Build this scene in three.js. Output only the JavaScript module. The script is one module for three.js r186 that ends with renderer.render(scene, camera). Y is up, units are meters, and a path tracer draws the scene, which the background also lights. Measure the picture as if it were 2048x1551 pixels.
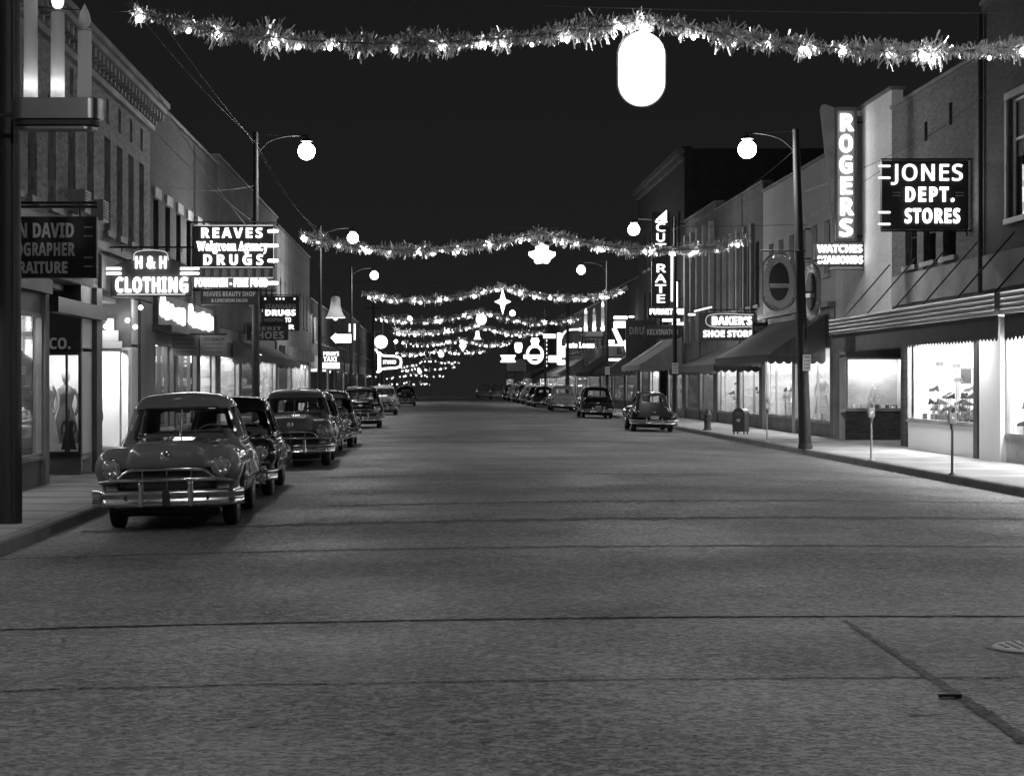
import * as THREE from 'three';
import { mergeGeometries } from 'three/addons/utils/BufferGeometryUtils.js';
import { RoundedBoxGeometry } from 'three/addons/geometries/RoundedBoxGeometry.js';
import { TextGeometry } from 'three/addons/geometries/TextGeometry.js';
import { FontLoader } from 'three/addons/loaders/FontLoader.js';
import { RectAreaLightUniformsLib } from 'three/addons/lights/RectAreaLightUniformsLib.js';

// ---------------------------------------------------------------- camera, sky, moonlight, exposure
RectAreaLightUniformsLib.init();
const scene = new THREE.Scene();
const camera = new THREE.PerspectiveCamera(2 * Math.atan(775.5 / 3700) * 180 / Math.PI, 2048 / 1551, 0.1, 3000);
camera.position.set(0, 1.8, 0);
camera.setViewOffset(2048, 1551, 156, 9.5, 2048, 1551);
const SW = 64, SH = 256, skyData = new Float32Array(SW * SH * 4);     // night sky: faint glow of the town low down, darker overhead
for (let i = 0; i < SW * SH; i++) { const up = Math.max(0, (Math.floor(i / SW) + 0.5) / SH * 180 - 90), v = 0.0085 + 0.0065 * Math.exp(-up / 8); skyData.set([v, v, v, 1], i * 4); }
const nightSky = new THREE.DataTexture(skyData, SW, SH, THREE.RGBAFormat, THREE.FloatType);
nightSky.mapping = THREE.EquirectangularReflectionMapping; nightSky.needsUpdate = true;
scene.background = nightSky; scene.environment = nightSky;
const moon = new THREE.DirectionalLight(0xffffff, 0.012);
moon.position.set(-60, 120, 80); moon.castShadow = true;
Object.assign(moon.shadow.camera, { left: -150, right: 150, top: 150, bottom: -150, near: 1, far: 900 });
scene.add(moon, moon.target);
const renderer = new THREE.WebGLRenderer({ antialias: true });
renderer.toneMapping = THREE.LinearToneMapping;
renderer.toneMappingExposure = 1.0;
renderer.shadowMap.enabled = true;


// ---------------------------------------------------------------- helpers
function rng(seed) { let a = seed >>> 0; return () => { a = (a + 0x6D2B79F5) >>> 0; let t = Math.imul(a ^ (a >>> 15), 1 | a); t = (t + Math.imul(t ^ (t >>> 7), 61 | t)) ^ t; return ((t ^ (t >>> 14)) >>> 0) / 4294967296; }; }
const R = rng(20251);
const font = await new FontLoader().loadAsync('fonts/droid/droid_sans_bold.typeface.json');
const fontThin = await new FontLoader().loadAsync('fonts/droid/droid_sans_regular.typeface.json');
const fontSerif = await new FontLoader().loadAsync('fonts/droid/droid_serif_bold.typeface.json');
// the street: Z metres ahead of the camera; it bends left and dips beyond about 190 m
const bend = (Z) => Z < 180 ? 0 : -7.7e-5 * (Math.min(Z, 560) - 180) ** 2 - Math.max(0, Z - 560) * 0.058;
const drop = (Z) => Z < 200 ? 0 : -4.5e-5 * (Math.min(Z, 560) - 200) ** 2 - Math.max(0, Z - 560) * 0.032;
const KL = -4.82, KR = 9.9, MID = 2.54, FL = -6.8, FR = 12.8, WALK = 0.04;
const road = (X, Z) => drop(Z) - 0.00203 * (X - bend(Z) - MID) ** 2;
const walk = (Z) => drop(Z) + WALK;
const used = {};
function numbered(n) { used[n] = (used[n] ?? -1) + 1; return used[n] ? `${n}_${String(used[n]).padStart(3, '0')}` : n; }
function tag(o, label, category, group) { o.userData.label = label; o.userData.category = category; if (group) o.userData.group = group; return o; }
function thing(name, label, category, pos = [0, 0, 0], turn = 0, group) {
  const o = new THREE.Group(); o.name = numbered(name); o.position.set(pos[0], pos[1], -pos[2]); o.rotation.y = turn;
  tag(o, label, category, group); scene.add(o); return o;
}
function part(parent, name, geo, mat, x = 0, y = 0, z = 0, ry = 0) {
  const m = new THREE.Mesh(geo, mat); m.name = name; m.position.set(x, y, z); m.rotation.y = ry; m.castShadow = m.receiveShadow = true; parent.add(m); return m;
}
function single(name, geo, mat, label, category, group) { const m = part(scene, numbered(name), geo, mat); return tag(m, label, category, group); }
function structure(name, geo, mat) { const m = part(scene, name, geo, mat); m.userData.kind = 'structure'; return m; }
function copyOf(o, label, pos, turn = 0) {
  const c = o.clone(); c.name = numbered(o.name.replace(/_\d+$/, '')); c.userData = { ...o.userData }; if (label) c.userData.label = label;
  c.position.set(pos[0], pos[1], -pos[2]); c.rotation.set(0, turn, 0); scene.add(c); return c;
}
// boxes with uv in metres
const boxCache = {};
function box(w, h, d, cx = 0, cy = 0, cz = 0) {
  const g = new THREE.BoxGeometry(w, h, d), uv = g.attributes.uv, s = [[d, h], [d, h], [w, d], [w, d], [w, h], [w, h]];
  for (let f = 0; f < 6; f++) for (let k = 0; k < 4; k++) uv.setXY(f * 4 + k, uv.getX(f * 4 + k) * s[f][0], uv.getY(f * 4 + k) * s[f][1]);
  return g.translate(cx, cy, cz);
}
function bound(x0, x1, y0, y1, z0, z1) { return box(Math.abs(x1 - x0), Math.abs(y1 - y0), Math.abs(z1 - z0), (x0 + x1) / 2, (y0 + y1) / 2, (z0 + z1) / 2); }
const rbox = (w, h, d, r = 0.02, x = 0, y = 0, z = 0) => new RoundedBoxGeometry(w, h, d, 2, r).translate(x, y, z);
function join(list) { return mergeGeometries(list.map((g) => { const n = g.index ? g.toNonIndexed() : g; for (const k of Object.keys(n.attributes)) if (!['position', 'normal', 'uv'].includes(k)) n.deleteAttribute(k); if (!n.attributes.uv) n.setAttribute('uv', new THREE.BufferAttribute(new Float32Array(n.attributes.position.count * 2), 2)); return n; })); }
function tube(pts, r, seg = 24, rad = 6, closed = false) { return new THREE.TubeGeometry(new THREE.CatmullRomCurve3(pts.map((p) => new THREE.Vector3(...p)), closed, 'centripetal'), seg, r, rad, closed); }
function rod(a, b, r, rad = 6) {
  const A = new THREE.Vector3(...a), B = new THREE.Vector3(...b), d = B.clone().sub(A), g = new THREE.CylinderGeometry(r, r, d.length(), rad);
  g.applyQuaternion(new THREE.Quaternion().setFromUnitVectors(new THREE.Vector3(0, 1, 0), d.clone().normalize())); const m = A.add(B).multiplyScalar(0.5); return g.translate(m.x, m.y, m.z);
}
const lathe = (pts, seg = 20) => new THREE.LatheGeometry(pts.map((p) => new THREE.Vector2(p[0], p[1])), seg);
function shapeOf(pts) { const s = new THREE.Shape(); pts.forEach((p, i) => (i ? s.lineTo(p[0], p[1]) : s.moveTo(p[0], p[1]))); s.closePath(); return s; }
function extrude(shape, depth, bevel = 0, curveSegments = 10) { return new THREE.ExtrudeGeometry(shape, { depth, bevelEnabled: bevel > 0, bevelSize: bevel, bevelThickness: bevel, bevelSegments: 2, curveSegments }); }

// ---------------------------------------------------------------- textures
function lattice(n, seed) { const r = rng(seed), a = new Float32Array(n * n); for (let i = 0; i < n * n; i++) a[i] = r(); return a; }
function fbm(size, cells, octaves, seed, gain = 0.5) {          // tileable value noise, 0..1
  const out = new Float32Array(size * size); let amp = 1, sum = 0;
  for (let o = 0; o < octaves; o++) {
    const n = cells << o; if (n > size) break; const L = lattice(n, seed + o * 17), k = n / size;
    for (let y = 0; y < size; y++) {
      const fy = y * k, y0 = fy | 0, ty = fy - y0, sy = ty * ty * (3 - 2 * ty), r0 = (y0 % n) * n, r1 = ((y0 + 1) % n) * n;
      for (let x = 0; x < size; x++) {
        const fx = x * k, x0 = fx | 0, tx = fx - x0, sx = tx * tx * (3 - 2 * tx), x1 = (x0 + 1) % n, xa = x0 % n;
        const a = L[r0 + xa], b = L[r0 + x1], c = L[r1 + xa], d = L[r1 + x1];
        out[y * size + x] += amp * (a + (b - a) * sx + (c - a) * sy + (a - b - c + d) * sx * sy);
      }
    }
    sum += amp; amp *= gain;
  }
  for (let i = 0; i < out.length; i++) out[i] /= sum; return out;
}
function tex(size, fn, srgb, repeat = 1) {
  const d = new Uint8Array(size * size * 4);
  for (let i = 0; i < size * size; i++) { const v = Math.max(0, Math.min(255, Math.round(fn(i % size, (i / size) | 0, i) * 255))); d[i * 4] = d[i * 4 + 1] = d[i * 4 + 2] = v; d[i * 4 + 3] = 255; }
  const t = new THREE.DataTexture(d, size, size); t.wrapS = t.wrapT = THREE.RepeatWrapping; t.magFilter = THREE.LinearFilter; t.minFilter = THREE.LinearMipmapLinearFilter; t.generateMipmaps = true;
  if (srgb) t.colorSpace = THREE.SRGBColorSpace; t.repeat.set(repeat, repeat); t.needsUpdate = true; return t;
}
const toS = (l) => l <= 0.0031308 ? l * 12.92 : 1.055 * l ** (1 / 2.4) - 0.055;
const tinted = (t, rep) => { const c = t.clone(); c.repeat.set(...(Array.isArray(rep) ? rep : [rep, rep])); c.needsUpdate = true; return c; };
// asphalt: 8 m tile
const A_S = 2048, aFine = fbm(A_S, 512, 2, 5), aGrit = fbm(A_S, 192, 2, 61), aPatch = fbm(A_S, 6, 5, 11, 0.6);
const asphaltMap = tex(A_S, (x, y, i) => { const g = aFine[i], q = aGrit[i]; let v = 0.55 + (g - 0.5) * 1.1 + (q - 0.5) * 1.3 + (aPatch[i] - 0.5) * 0.8; if (q > 0.68) v += 0.55; if (g > 0.74) v += 0.5; if (g < 0.24) v -= 0.2; return toS(Math.max(0.08, Math.min(1, v))); }, true, 1 / 8);
const asphaltBump = tex(A_S, (x, y, i) => 0.55 * aGrit[i] + 0.45 * aFine[i], false, 1 / 8);
const aPol = fbm(512, 5, 6, 201, 0.62);
const polishMap = tex(512, (x, y, i) => 0.53 + Math.max(-0.08, Math.min(0.12, (aPol[i] - 0.45) * 0.5)) + (aFine[(y * 4) * A_S + x * 4] - 0.5) * 0.2, false, 1 / 13);   // traffic-polished and dull patches
const nSoft = fbm(512, 4, 6, 3, 0.55), nGrain = fbm(512, 128, 2, 9);
const wearMap = tex(512, (x, y, i) => toS(0.72 + (nSoft[i] - 0.5) * 0.75 + (nGrain[i] - 0.5) * 0.22), true, 1 / 3);
const wearBump = tex(512, (x, y, i) => 0.5 * nSoft[i] + 0.5 * nGrain[i], false, 1 / 3);
// brick: tile 2.0 m x 1.0 m -> 9 stretchers x 14 courses (texture only: the bricks are too far away to tell apart)
const BW = 1024, bTone = lattice(32, 77), bN = fbm(BW, 64, 3, 21), bP = fbm(BW, 3, 4, 31);
function brickAt(x, y) { const cy = y / BW * 14, row = Math.floor(cy), fy = cy - row, cx = x / BW * 9 + (row % 2) * 0.5, col = Math.floor(cx), fx = cx - col; return { row, col, mortar: fy < 0.14 || fx < 0.045, edge: Math.min(fy / 0.14, fx / 0.045) }; }
const brickMap = tex(BW, (x, y, i) => { const b = brickAt(x, y); const t = bTone[(b.row % 14) * 32 + (b.col % 9)]; return toS(Math.max(0.05, (b.mortar ? 0.62 : 0.62 + (t - 0.5) * 0.42) + (bN[i] - 0.5) * 0.3 + (bP[i] - 0.5) * 0.2)); }, true);
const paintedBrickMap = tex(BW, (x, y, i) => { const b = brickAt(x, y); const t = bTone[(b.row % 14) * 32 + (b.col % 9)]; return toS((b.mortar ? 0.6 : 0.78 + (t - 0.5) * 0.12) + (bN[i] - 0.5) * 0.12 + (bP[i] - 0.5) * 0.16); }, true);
const brickBump = tex(BW, (x, y, i) => { const b = brickAt(x, y); return (b.mortar ? 0.15 : 0.75) + (bN[i] - 0.5) * 0.35; }, false);
for (const t of [brickMap, paintedBrickMap, brickBump]) t.repeat.set(0.5, 1);
const fabricMap = tex(256, (x, y) => toS(0.72 + 0.14 * Math.sin(x * Math.PI / 4) * Math.sin(y * Math.PI / 4) + (nGrain[(y * 512 + x)] - 0.5) * 0.3 + (nSoft[(y * 2) * 512 + x * 2] - 0.5) * 0.3), true, 1);
const pileMap = tex(512, (x, y, i) => toS(0.7 + (nSoft[(y >> 3) * 512 + x] - 0.5) * 1.0 + (nGrain[i] - 0.5) * 0.4), true, 0.5);

// ---------------------------------------------------------------- materials (grey: the photograph is black and white)
const g3 = (v) => new THREE.Color().setRGB(v, v, v);
const mat = (v, rough = 0.8, o = {}) => new THREE.MeshStandardMaterial({ color: g3(v), roughness: rough, ...o });
const phys = (v, rough, o = {}) => new THREE.MeshPhysicalMaterial({ color: g3(v), roughness: rough, ...o });
const glow = (v, base = 0.6) => new THREE.MeshStandardMaterial({ color: g3(base), roughness: 0.5, emissive: g3(1), emissiveIntensity: v });
const M = {
  asphalt: mat(0.165, 1, { map: asphaltMap, roughnessMap: polishMap, bumpMap: asphaltBump, bumpScale: 0.03, vertexColors: true }),
  tar: phys(0.016, 0.95, { specularIntensity: 0.25 }),
  asphaltDark: mat(0.08, 0.75, { map: asphaltMap, bumpMap: asphaltBump, bumpScale: 0.02 }),
  seamFaint: mat(0.055, 0.85), tarWorn: mat(0.105, 0.75, { map: asphaltMap, bumpMap: asphaltBump, bumpScale: 0.02 }),
  concrete: mat(0.36, 0.85, { map: wearMap, bumpMap: wearBump, bumpScale: 0.004 }),
  kerb: mat(0.2, 0.85, { map: wearMap, bumpMap: wearBump, bumpScale: 0.008 }),
  earth: mat(0.05, 1),
  brickMid: mat(0.15, 0.85, { map: brickMap, bumpMap: brickBump, bumpScale: 0.008 }),
  brick: mat(0.44, 0.85, { map: brickMap, bumpMap: brickBump, bumpScale: 0.008 }),
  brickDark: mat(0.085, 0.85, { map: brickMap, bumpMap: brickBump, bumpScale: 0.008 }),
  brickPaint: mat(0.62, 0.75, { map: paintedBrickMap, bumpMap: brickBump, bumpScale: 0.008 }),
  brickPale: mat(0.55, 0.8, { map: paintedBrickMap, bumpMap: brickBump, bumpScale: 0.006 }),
  brickDarkest: mat(0.045, 0.9, { map: brickMap, bumpMap: brickBump, bumpScale: 0.008 }),  // darkest brick tone, for the tall building on the right
  stucco: mat(0.3, 0.85, { map: wearMap, bumpMap: wearBump, bumpScale: 0.004 }),
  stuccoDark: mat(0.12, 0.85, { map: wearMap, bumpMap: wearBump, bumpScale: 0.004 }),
  trim: mat(0.36, 0.6, { map: wearMap }), trimDark: mat(0.07, 0.5, { map: wearMap }), trimMid: mat(0.16, 0.6, { map: wearMap }),
  white: mat(0.78, 0.6), offwhite: mat(0.6, 0.7, { map: wearMap }), black: mat(0.02, 0.5), plaster: mat(0.4, 0.9),
  iron: mat(0.02, 0.55), pole: mat(0.02, 0.6, { map: wearMap }), steel: mat(0.7, 0.28, { metalness: 1 }), steelRough: mat(0.32, 0.3, { metalness: 1 }), joint: mat(0.17, 0.9),
  wood: mat(0.1, 0.85, { map: pileMap, bumpMap: wearBump, bumpScale: 0.01 }),
  glass: phys(1, 0.02, { transmission: 1, thickness: 0, ior: 1.5 }),
  darkGlass: phys(0.02, 0.06, { clearcoat: 1, clearcoatRoughness: 0.04 }),
  awning: mat(0.09, 0.9, { map: fabricMap, side: THREE.DoubleSide }), awningPale: mat(0.42, 0.9, { map: fabricMap, side: THREE.DoubleSide }), awningMid: mat(0.09, 0.9, { map: fabricMap, side: THREE.DoubleSide }),
  signDark: mat(0.03, 0.45, { map: wearMap }), signMid: mat(0.12, 0.5, { map: wearMap }), signPale: mat(0.35, 0.6, { map: wearMap }),
  letterDull: mat(0.42, 0.6), letterWhite: mat(0.75, 0.6),
  neon: glow(2.6), neonSoft: glow(1.5), neonDim: glow(0.45), neonHot: glow(3.6), shopTube: glow(12), bulb: glow(18), lampGlobe: glow(30), lantern: glow(2.6), flame: glow(1.8),
  rubber: mat(0.02, 0.75), chrome: mat(0.8, 0.12, { metalness: 1 }), cable: mat(0.06, 0.7),
};

// ---------------------------------------------------------------- ground, road, kerbs, sidewalks
function strip(Xs, Zs, yOf, colour) {
  const pos = [], uv = [], col = [], idx = [], n = Xs.length;
  for (const Z of Zs) for (const X of Xs) { const x = X + bend(Z); pos.push(x, yOf(x, Z), -Z); uv.push(X, Z); if (colour) { const c = colour(X, Z); col.push(c, c, c); } }
  for (let j = 0; j < Zs.length - 1; j++) for (let i = 0; i < n - 1; i++) { const a = j * n + i, b = a + 1, c = a + n, d = c + 1; idx.push(a, b, d, a, d, c); }
  const g = new THREE.BufferGeometry(); g.setAttribute('position', new THREE.Float32BufferAttribute(pos, 3)); g.setAttribute('uv', new THREE.Float32BufferAttribute(uv, 2));
  if (colour) g.setAttribute('color', new THREE.Float32BufferAttribute(col, 3)); g.setIndex(idx); g.computeVertexNormals(); return g;
}
const lin = (a, b, n) => Array.from({ length: n + 1 }, (_, i) => a + (b - a) * i / n);
const nearZ = [...lin(-14, 40, 180), ...lin(40.6, 120, 130), ...lin(122, 680, 130)], farZ = [...lin(-14, 180, 60), ...lin(184, 680, 110)];
const coarse = fbm(256, 4, 5, 91, 0.6), tracks = fbm(256, 2, 4, 92, 0.5);
const sampleN = (a, u, v) => a[((((v * 256) | 0) % 256 + 256) % 256) * 256 + ((((u * 256) | 0) % 256 + 256) % 256)];
structure('ground', strip(lin(-700, 700, 28), [-200, -60, ...lin(0, 700, 70), 900, 1400], (x, Z) => drop(Math.max(0, Z)) - 0.45), M.earth);
// worn wheel paths and old surface dressing: patches of a different stone, with their own outlines
const roadMesh = structure('road', strip(lin(KL, KR, 46), nearZ, road, (X, Z) => Math.max(0.3, 0.9 + 0.7 * (sampleN(coarse, X / 9 + 0.3, Z / 21) - 0.5) + 0.5 * (sampleN(tracks, X / 31 + 0.61, Z / 47 + 0.2) - 0.5) + 0.4 * (sampleN(coarse, X / 3.1, Z / 8.3) - 0.5))), M.asphalt);
function flat(pts, lift = 0.004) {      // a thin sheet laid on the road, outline in metres [X, Z]
  const g = new THREE.ShapeGeometry(shapeOf(pts)), p = g.attributes.position;
  for (let i = 0; i < p.count; i++) { const X = p.getX(i), Z = p.getY(i); p.setXYZ(i, X, road(X, Z) + lift, -Z); }
  g.computeVertexNormals(); const nrm = g.attributes.normal; if (nrm.getY(0) < 0) { const ix = g.index.array; for (let i = 0; i < ix.length; i += 3) [ix[i], ix[i + 1]] = [ix[i + 1], ix[i]]; g.computeVertexNormals(); } return g;
}
function seam(X0, X1, Z0, Z1, w, wob = 0.03, n = 60, gaps = 0) {       // a poured tar joint, a little uneven
  const geos = []; let prev = null;
  for (let i = 0; i <= n; i++) {
    const t = i / n, X = X0 + (X1 - X0) * t, Z = Z0 + (Z1 - Z0) * t + (R() - 0.5) * wob, h = w * (0.5 + R() * 0.7) / 2;
    const dx = X1 - X0, dz = Z1 - Z0, l = Math.hypot(dx, dz), nx = -dz / l * h, nz = dx / l * h, cur = [[X - nx, Z - nz], [X + nx, Z + nz]];
    if (prev && R() > gaps) geos.push(flat([prev[0], cur[0], cur[1], prev[1]])); prev = cur;
  }
  return join(geos);
}
part(roadMesh, 'tar_joint', seam(KL + 0.1, KR - 0.1, 13.95, 14.55, 0.075, 0.025, 260), M.tar);
part(roadMesh, 'tar_joint', seam(KL + 0.1, KR - 0.1, 20.0, 20.9, 0.15, 0.09, 150), M.tarWorn);
part(roadMesh, 'tar_joint', seam(KL + 0.1, KR - 0.1, 11.1, 11.5, 0.035, 0.05, 260, 0.03), M.tarWorn);
part(roadMesh, 'dark_band', seam(KL + 0.3, KR - 0.1, 23.6, 25.6, 0.5, 0.22, 120), M.asphaltDark);  // broad band across the road, darker than the asphalt around it
part(roadMesh, 'dark_band', seam(-1.6, KR - 0.1, 27.6, 29.2, 0.3, 0.2, 110), M.tarWorn);  // second band across the road, narrower and a little darker
for (const [z, k] of [[36, 0.25], [56, 0.4]]) part(roadMesh, 'tar_joint', seam(KL + 0.2, KR - 0.2, z, z + 1.2, k, 0.1, 60, 0), M.tarWorn);
part(roadMesh, 'trench_patch', join(lin(0, 1, 44).slice(0, -1).map((t) => { const f = (q) => { const X = 3.12 - 0.14 * q, Z = 14.05 - 4.8 * q; return [X, Z]; }, a = f(t), b = f(t + 1 / 44), w0 = (0.008 + 0.026 * t) + 0.03 * R(), w1 = (0.008 + 0.026 * t) + 0.03 * R(); return flat([[a[0] - w0, a[1]], [b[0] - w1, b[1]], [b[0] + w1, b[1] + 0.02], [a[0] + w0, a[1] + 0.02]], 0.005); })), M.tarWorn);
{ // stains, cracks and crumbled tar
  const blot = (X, Z, r, k) => { const n = 18, q = []; for (let i = 0; i < n; i++) { const t = i / n * 6.283, m = r * (0.65 + 0.5 * R()); q.push([X + Math.cos(t) * m * k, Z + Math.sin(t) * m]); } return flat(q); };
  for (let i = 0; i < 60; i++) { const Z = 9 + R() * R() * 30, X = [-3.3, -0.6, 0.2, 4.6, 5.3, 8.4][Math.floor(R() * 6)] + (R() - 0.5) * 0.9; part(roadMesh, 'oil_drip', blot(X, Z, 0.012 + R() * R() * 0.05, 1), M.seamFaint); }
  const crumbs = []; for (let i = 0; i < 130; i++) { const X = -1 + R() * 4.2, Z = 9.85 + (R() - 0.5) * (R() < 0.2 ? 0.5 : 0.16) + 0.05 * X, s = 0.004 + R() * R() * R() * 0.026; crumbs.push(flat([[X - s * 2.2, Z - s], [X + s * 1.8, Z - s * 0.6], [X + s * 2.4, Z + s * 0.7], [X - s, Z + s]], 0.007)); }
  const c = part(roadMesh, 'tar_crumbs', join(crumbs), M.seamFaint); c.userData.kind = 'stuff';
}
const studG = box(0.03, 0.006, 0.03);
{ // manhole at the right edge
  const X = 4.08, Z = 12.6, y = road(X, Z), m = thing('manhole_cover', 'pale round manhole cover set in the road at the right', 'manhole', [X, y + 0.004, Z]);
  part(m, 'rim', new THREE.RingGeometry(0.27, 0.31, 40).rotateX(-Math.PI / 2), M.iron, 0, 0.004, 0);
  const lid = part(m, 'lid', lathe([[0, 0.012], [0.255, 0.012], [0.268, 0.0]], 40), mat(0.55, 0.5, { map: wearMap }));
  for (let i = -3; i <= 3; i++) for (let j = -3; j <= 3; j++) if (Math.hypot(i, j) < 3.3) part(lid, 'stud', studG, M.trim, i * 0.066, 0.015, j * 0.066);
}
{ const X = 2.95, Z = 10.57; const s = thing('wood_scrap', 'small dark scrap of wood lying on the road', 'debris', [X, road(X, Z) + 0.006, Z], 0.1); part(s, 'board', rbox(0.135, 0.022, 0.03, 0.006, 0, 0.011, 0), M.black); part(s, 'splinter', rbox(0.07, 0.008, 0.012, 0.003, -0.02, 0.004, 0.03), M.trim); }
for (const [n, K, F, s] of [['left', KL, FL, -1], ['right', KR, FR, 1]]) {
  const k0 = K, k1 = K + s * 0.16, prof = s > 0 ? [k0 + 0.012, k0 + 0.03, k1] : [k1, k0 - 0.03, k0 - 0.012];
  const side = (X0, y0, X1, y1) => { // a ruled strip between two edges
    const pos = [], uv = [], idx = []; nearZ.forEach((Z, j) => { const w = 0.014 * (sampleN(coarse, Z / 7, 0.3) - 0.5) + 0.012 * (sampleN(tracks, Z / 1.7, 0.7) - 0.5), v = 0.008 * (sampleN(coarse, Z / 3, 0.6) - 0.5); pos.push(X0 + bend(Z) + (X0 === k1 ? 0 : w), drop(Z) + y0 + (X0 === k0 ? 0 : v), -Z, X1 + bend(Z) + (X1 === k1 ? 0 : w), drop(Z) + y1 + (X1 === k1 ? 0 : v), -Z); uv.push(0, Z, 0.2, Z); if (j) { const a = j * 2; idx.push(a - 2, a - 1, a + 1, a - 2, a + 1, a); } });
    const g = new THREE.BufferGeometry(); g.setAttribute('position', new THREE.Float32BufferAttribute(pos, 3)); g.setAttribute('uv', new THREE.Float32BufferAttribute(uv, 2)); g.setIndex(idx); g.computeVertexNormals(); return g; };
  structure(`kerb_${n}`, join([side(k0, -0.16, k0 + s * 0.012, 0.015), side(k0 + s * 0.012, 0.015, k0 + s * 0.035, WALK), side(k0 + s * 0.035, WALK, k1, WALK)]), M.kerb);
  structure(`sidewalk_${n}`, strip(s > 0 ? lin(k1 + 0.008, F + 4, 8) : lin(F - 4, k1 - 0.008, 8), farZ, (x, Z) => walk(Z)), M.concrete);
if (s < 0) { const joints = []; for (let Z = 16.4; Z < 60; Z += 1.52) joints.push(box(Math.abs(F - k1) - 0.02, 0.003, 0.01, (F + k1) / 2, WALK + 0.0022, -Z)); structure(`sidewalk_joints_${n}`, join(joints), M.joint); }
}

{ // leaves and paper scraps blown into the right gutter
  const r = rng(314), q = []; for (let i = 0; i < 420; i++) { const Z = 28 + r() * 60, X = KR - 0.02 - r() * r() * 0.5, s = 0.008 + r() * r() * 0.03, b = box(s * 2, 0.004, s); b.rotateX((r() - 0.5) * 0.8).rotateZ((r() - 0.5) * 0.8).rotateY(r() * 6.3); q.push(b.translate(X, road(X, Z) + 0.008 + s * 0.4, -Z)); }
  const m = single('gutter_litter', join(q), mat(0.24, 0.9), 'scattered leaves and paper scraps along the right gutter', 'litter'); m.userData.kind = 'stuff';
}

// ---------------------------------------------------------------- building kit
function areaLight(parent, w, h, L, pos, rot) { const a = new THREE.RectAreaLight(0xffffff, L, w, h); a.position.set(...pos); a.rotation.set(...rot); parent.add(a); return a; }
const DOWN = [-Math.PI / 2, 0, 0], FRONT = [0, Math.PI, 0];
// a glazed show case: x right, y up, z towards the viewer, the glass near z = 0
function showcase(g, o) {
  const { pos, rot = 0, w, sill = 0.55, top = 2.75, full = 3.2, depth = 1.3, L = 30, back = M.offwhite, base = M.trimMid, frame = M.trim, floorM = M.offwhite, mullions = [], arch = 0, lit = true } = o, t = new THREE.Group();
  t.position.set(...pos); t.rotation.y = rot; const h = w / 2;
  if (sill > 0.08) part(t, 'bulkhead', bound(-h, h, 0, sill - 0.06, -0.14, -0.02), base);
  part(t, 'window_sill', bound(-h, h, sill - 0.06, sill, -0.18, 0.03), frame);
  part(t, 'display_floor', bound(-h + 0.02, h - 0.02, sill - 0.12, sill - 0.03, -depth, -0.185), floorM);
  part(t, 'back_panel', bound(-h, h, 0, full, -depth - 0.08, -depth), back);
  part(t, 'side_panel', bound(-h, -h + 0.05, sill, full, -depth, -0.17), back); part(t, 'side_panel', bound(h - 0.05, h, sill, full, -depth, -0.17), back);
  part(t, 'soffit', bound(-h, h, top + 0.08, top + 0.14, -depth, -0.14), M.white);
  part(t, 'window_header', bound(-h, h, top + 0.06, full, -0.14, -0.02), o.header ?? base);
  const fr = [bound(-h, -h + 0.05, sill, top + 0.06, -0.1, 0.0), bound(h - 0.05, h, sill, top + 0.06, -0.1, 0.0), bound(-h + 0.05, h - 0.05, top, top + 0.06, -0.1, 0.0), bound(-h + 0.05, h - 0.05, sill, sill + 0.04, -0.1, 0.0)];
  for (const m of mullions) fr.push(bound(m - 0.02, m + 0.02, sill + 0.04, top, -0.09, -0.01));
  if (arch) { const s = new THREE.Shape(); s.moveTo(-h + 0.05, top - arch); s.quadraticCurveTo(-h + 0.05, top - 0.06, -h * 0.4, top - 0.03); s.lineTo(h * 0.4, top - 0.03); s.quadraticCurveTo(h - 0.05, top - 0.06, h - 0.05, top - arch); s.lineTo(h - 0.05, top); s.lineTo(-h + 0.05, top); s.closePath(); fr.push(extrude(s, 0.04).translate(0, 0, -0.08)); }
  const f = part(t, 'show_window', join(fr), frame);
  part(f, 'pane', new THREE.PlaneGeometry(w - 0.1, top - sill - 0.04).translate(0, (top + sill) / 2 + 0.02, -0.055), M.glass);
  if (lit) {
    part(t, 'tube_light', bound(-h + 0.15, h - 0.15, top + 0.03, top + 0.07, -0.42, -0.34), M.shopTube);
    areaLight(t, w - 0.3, 0.22, L, [0, top + 0.01, -0.4], [-Math.PI / 2 + 0.25, 0, 0]);
  }
  t.updateMatrix(); for (const m of [...t.children]) { m.applyMatrix4(t.matrix); g.add(m); }
  return t;
}
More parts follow.
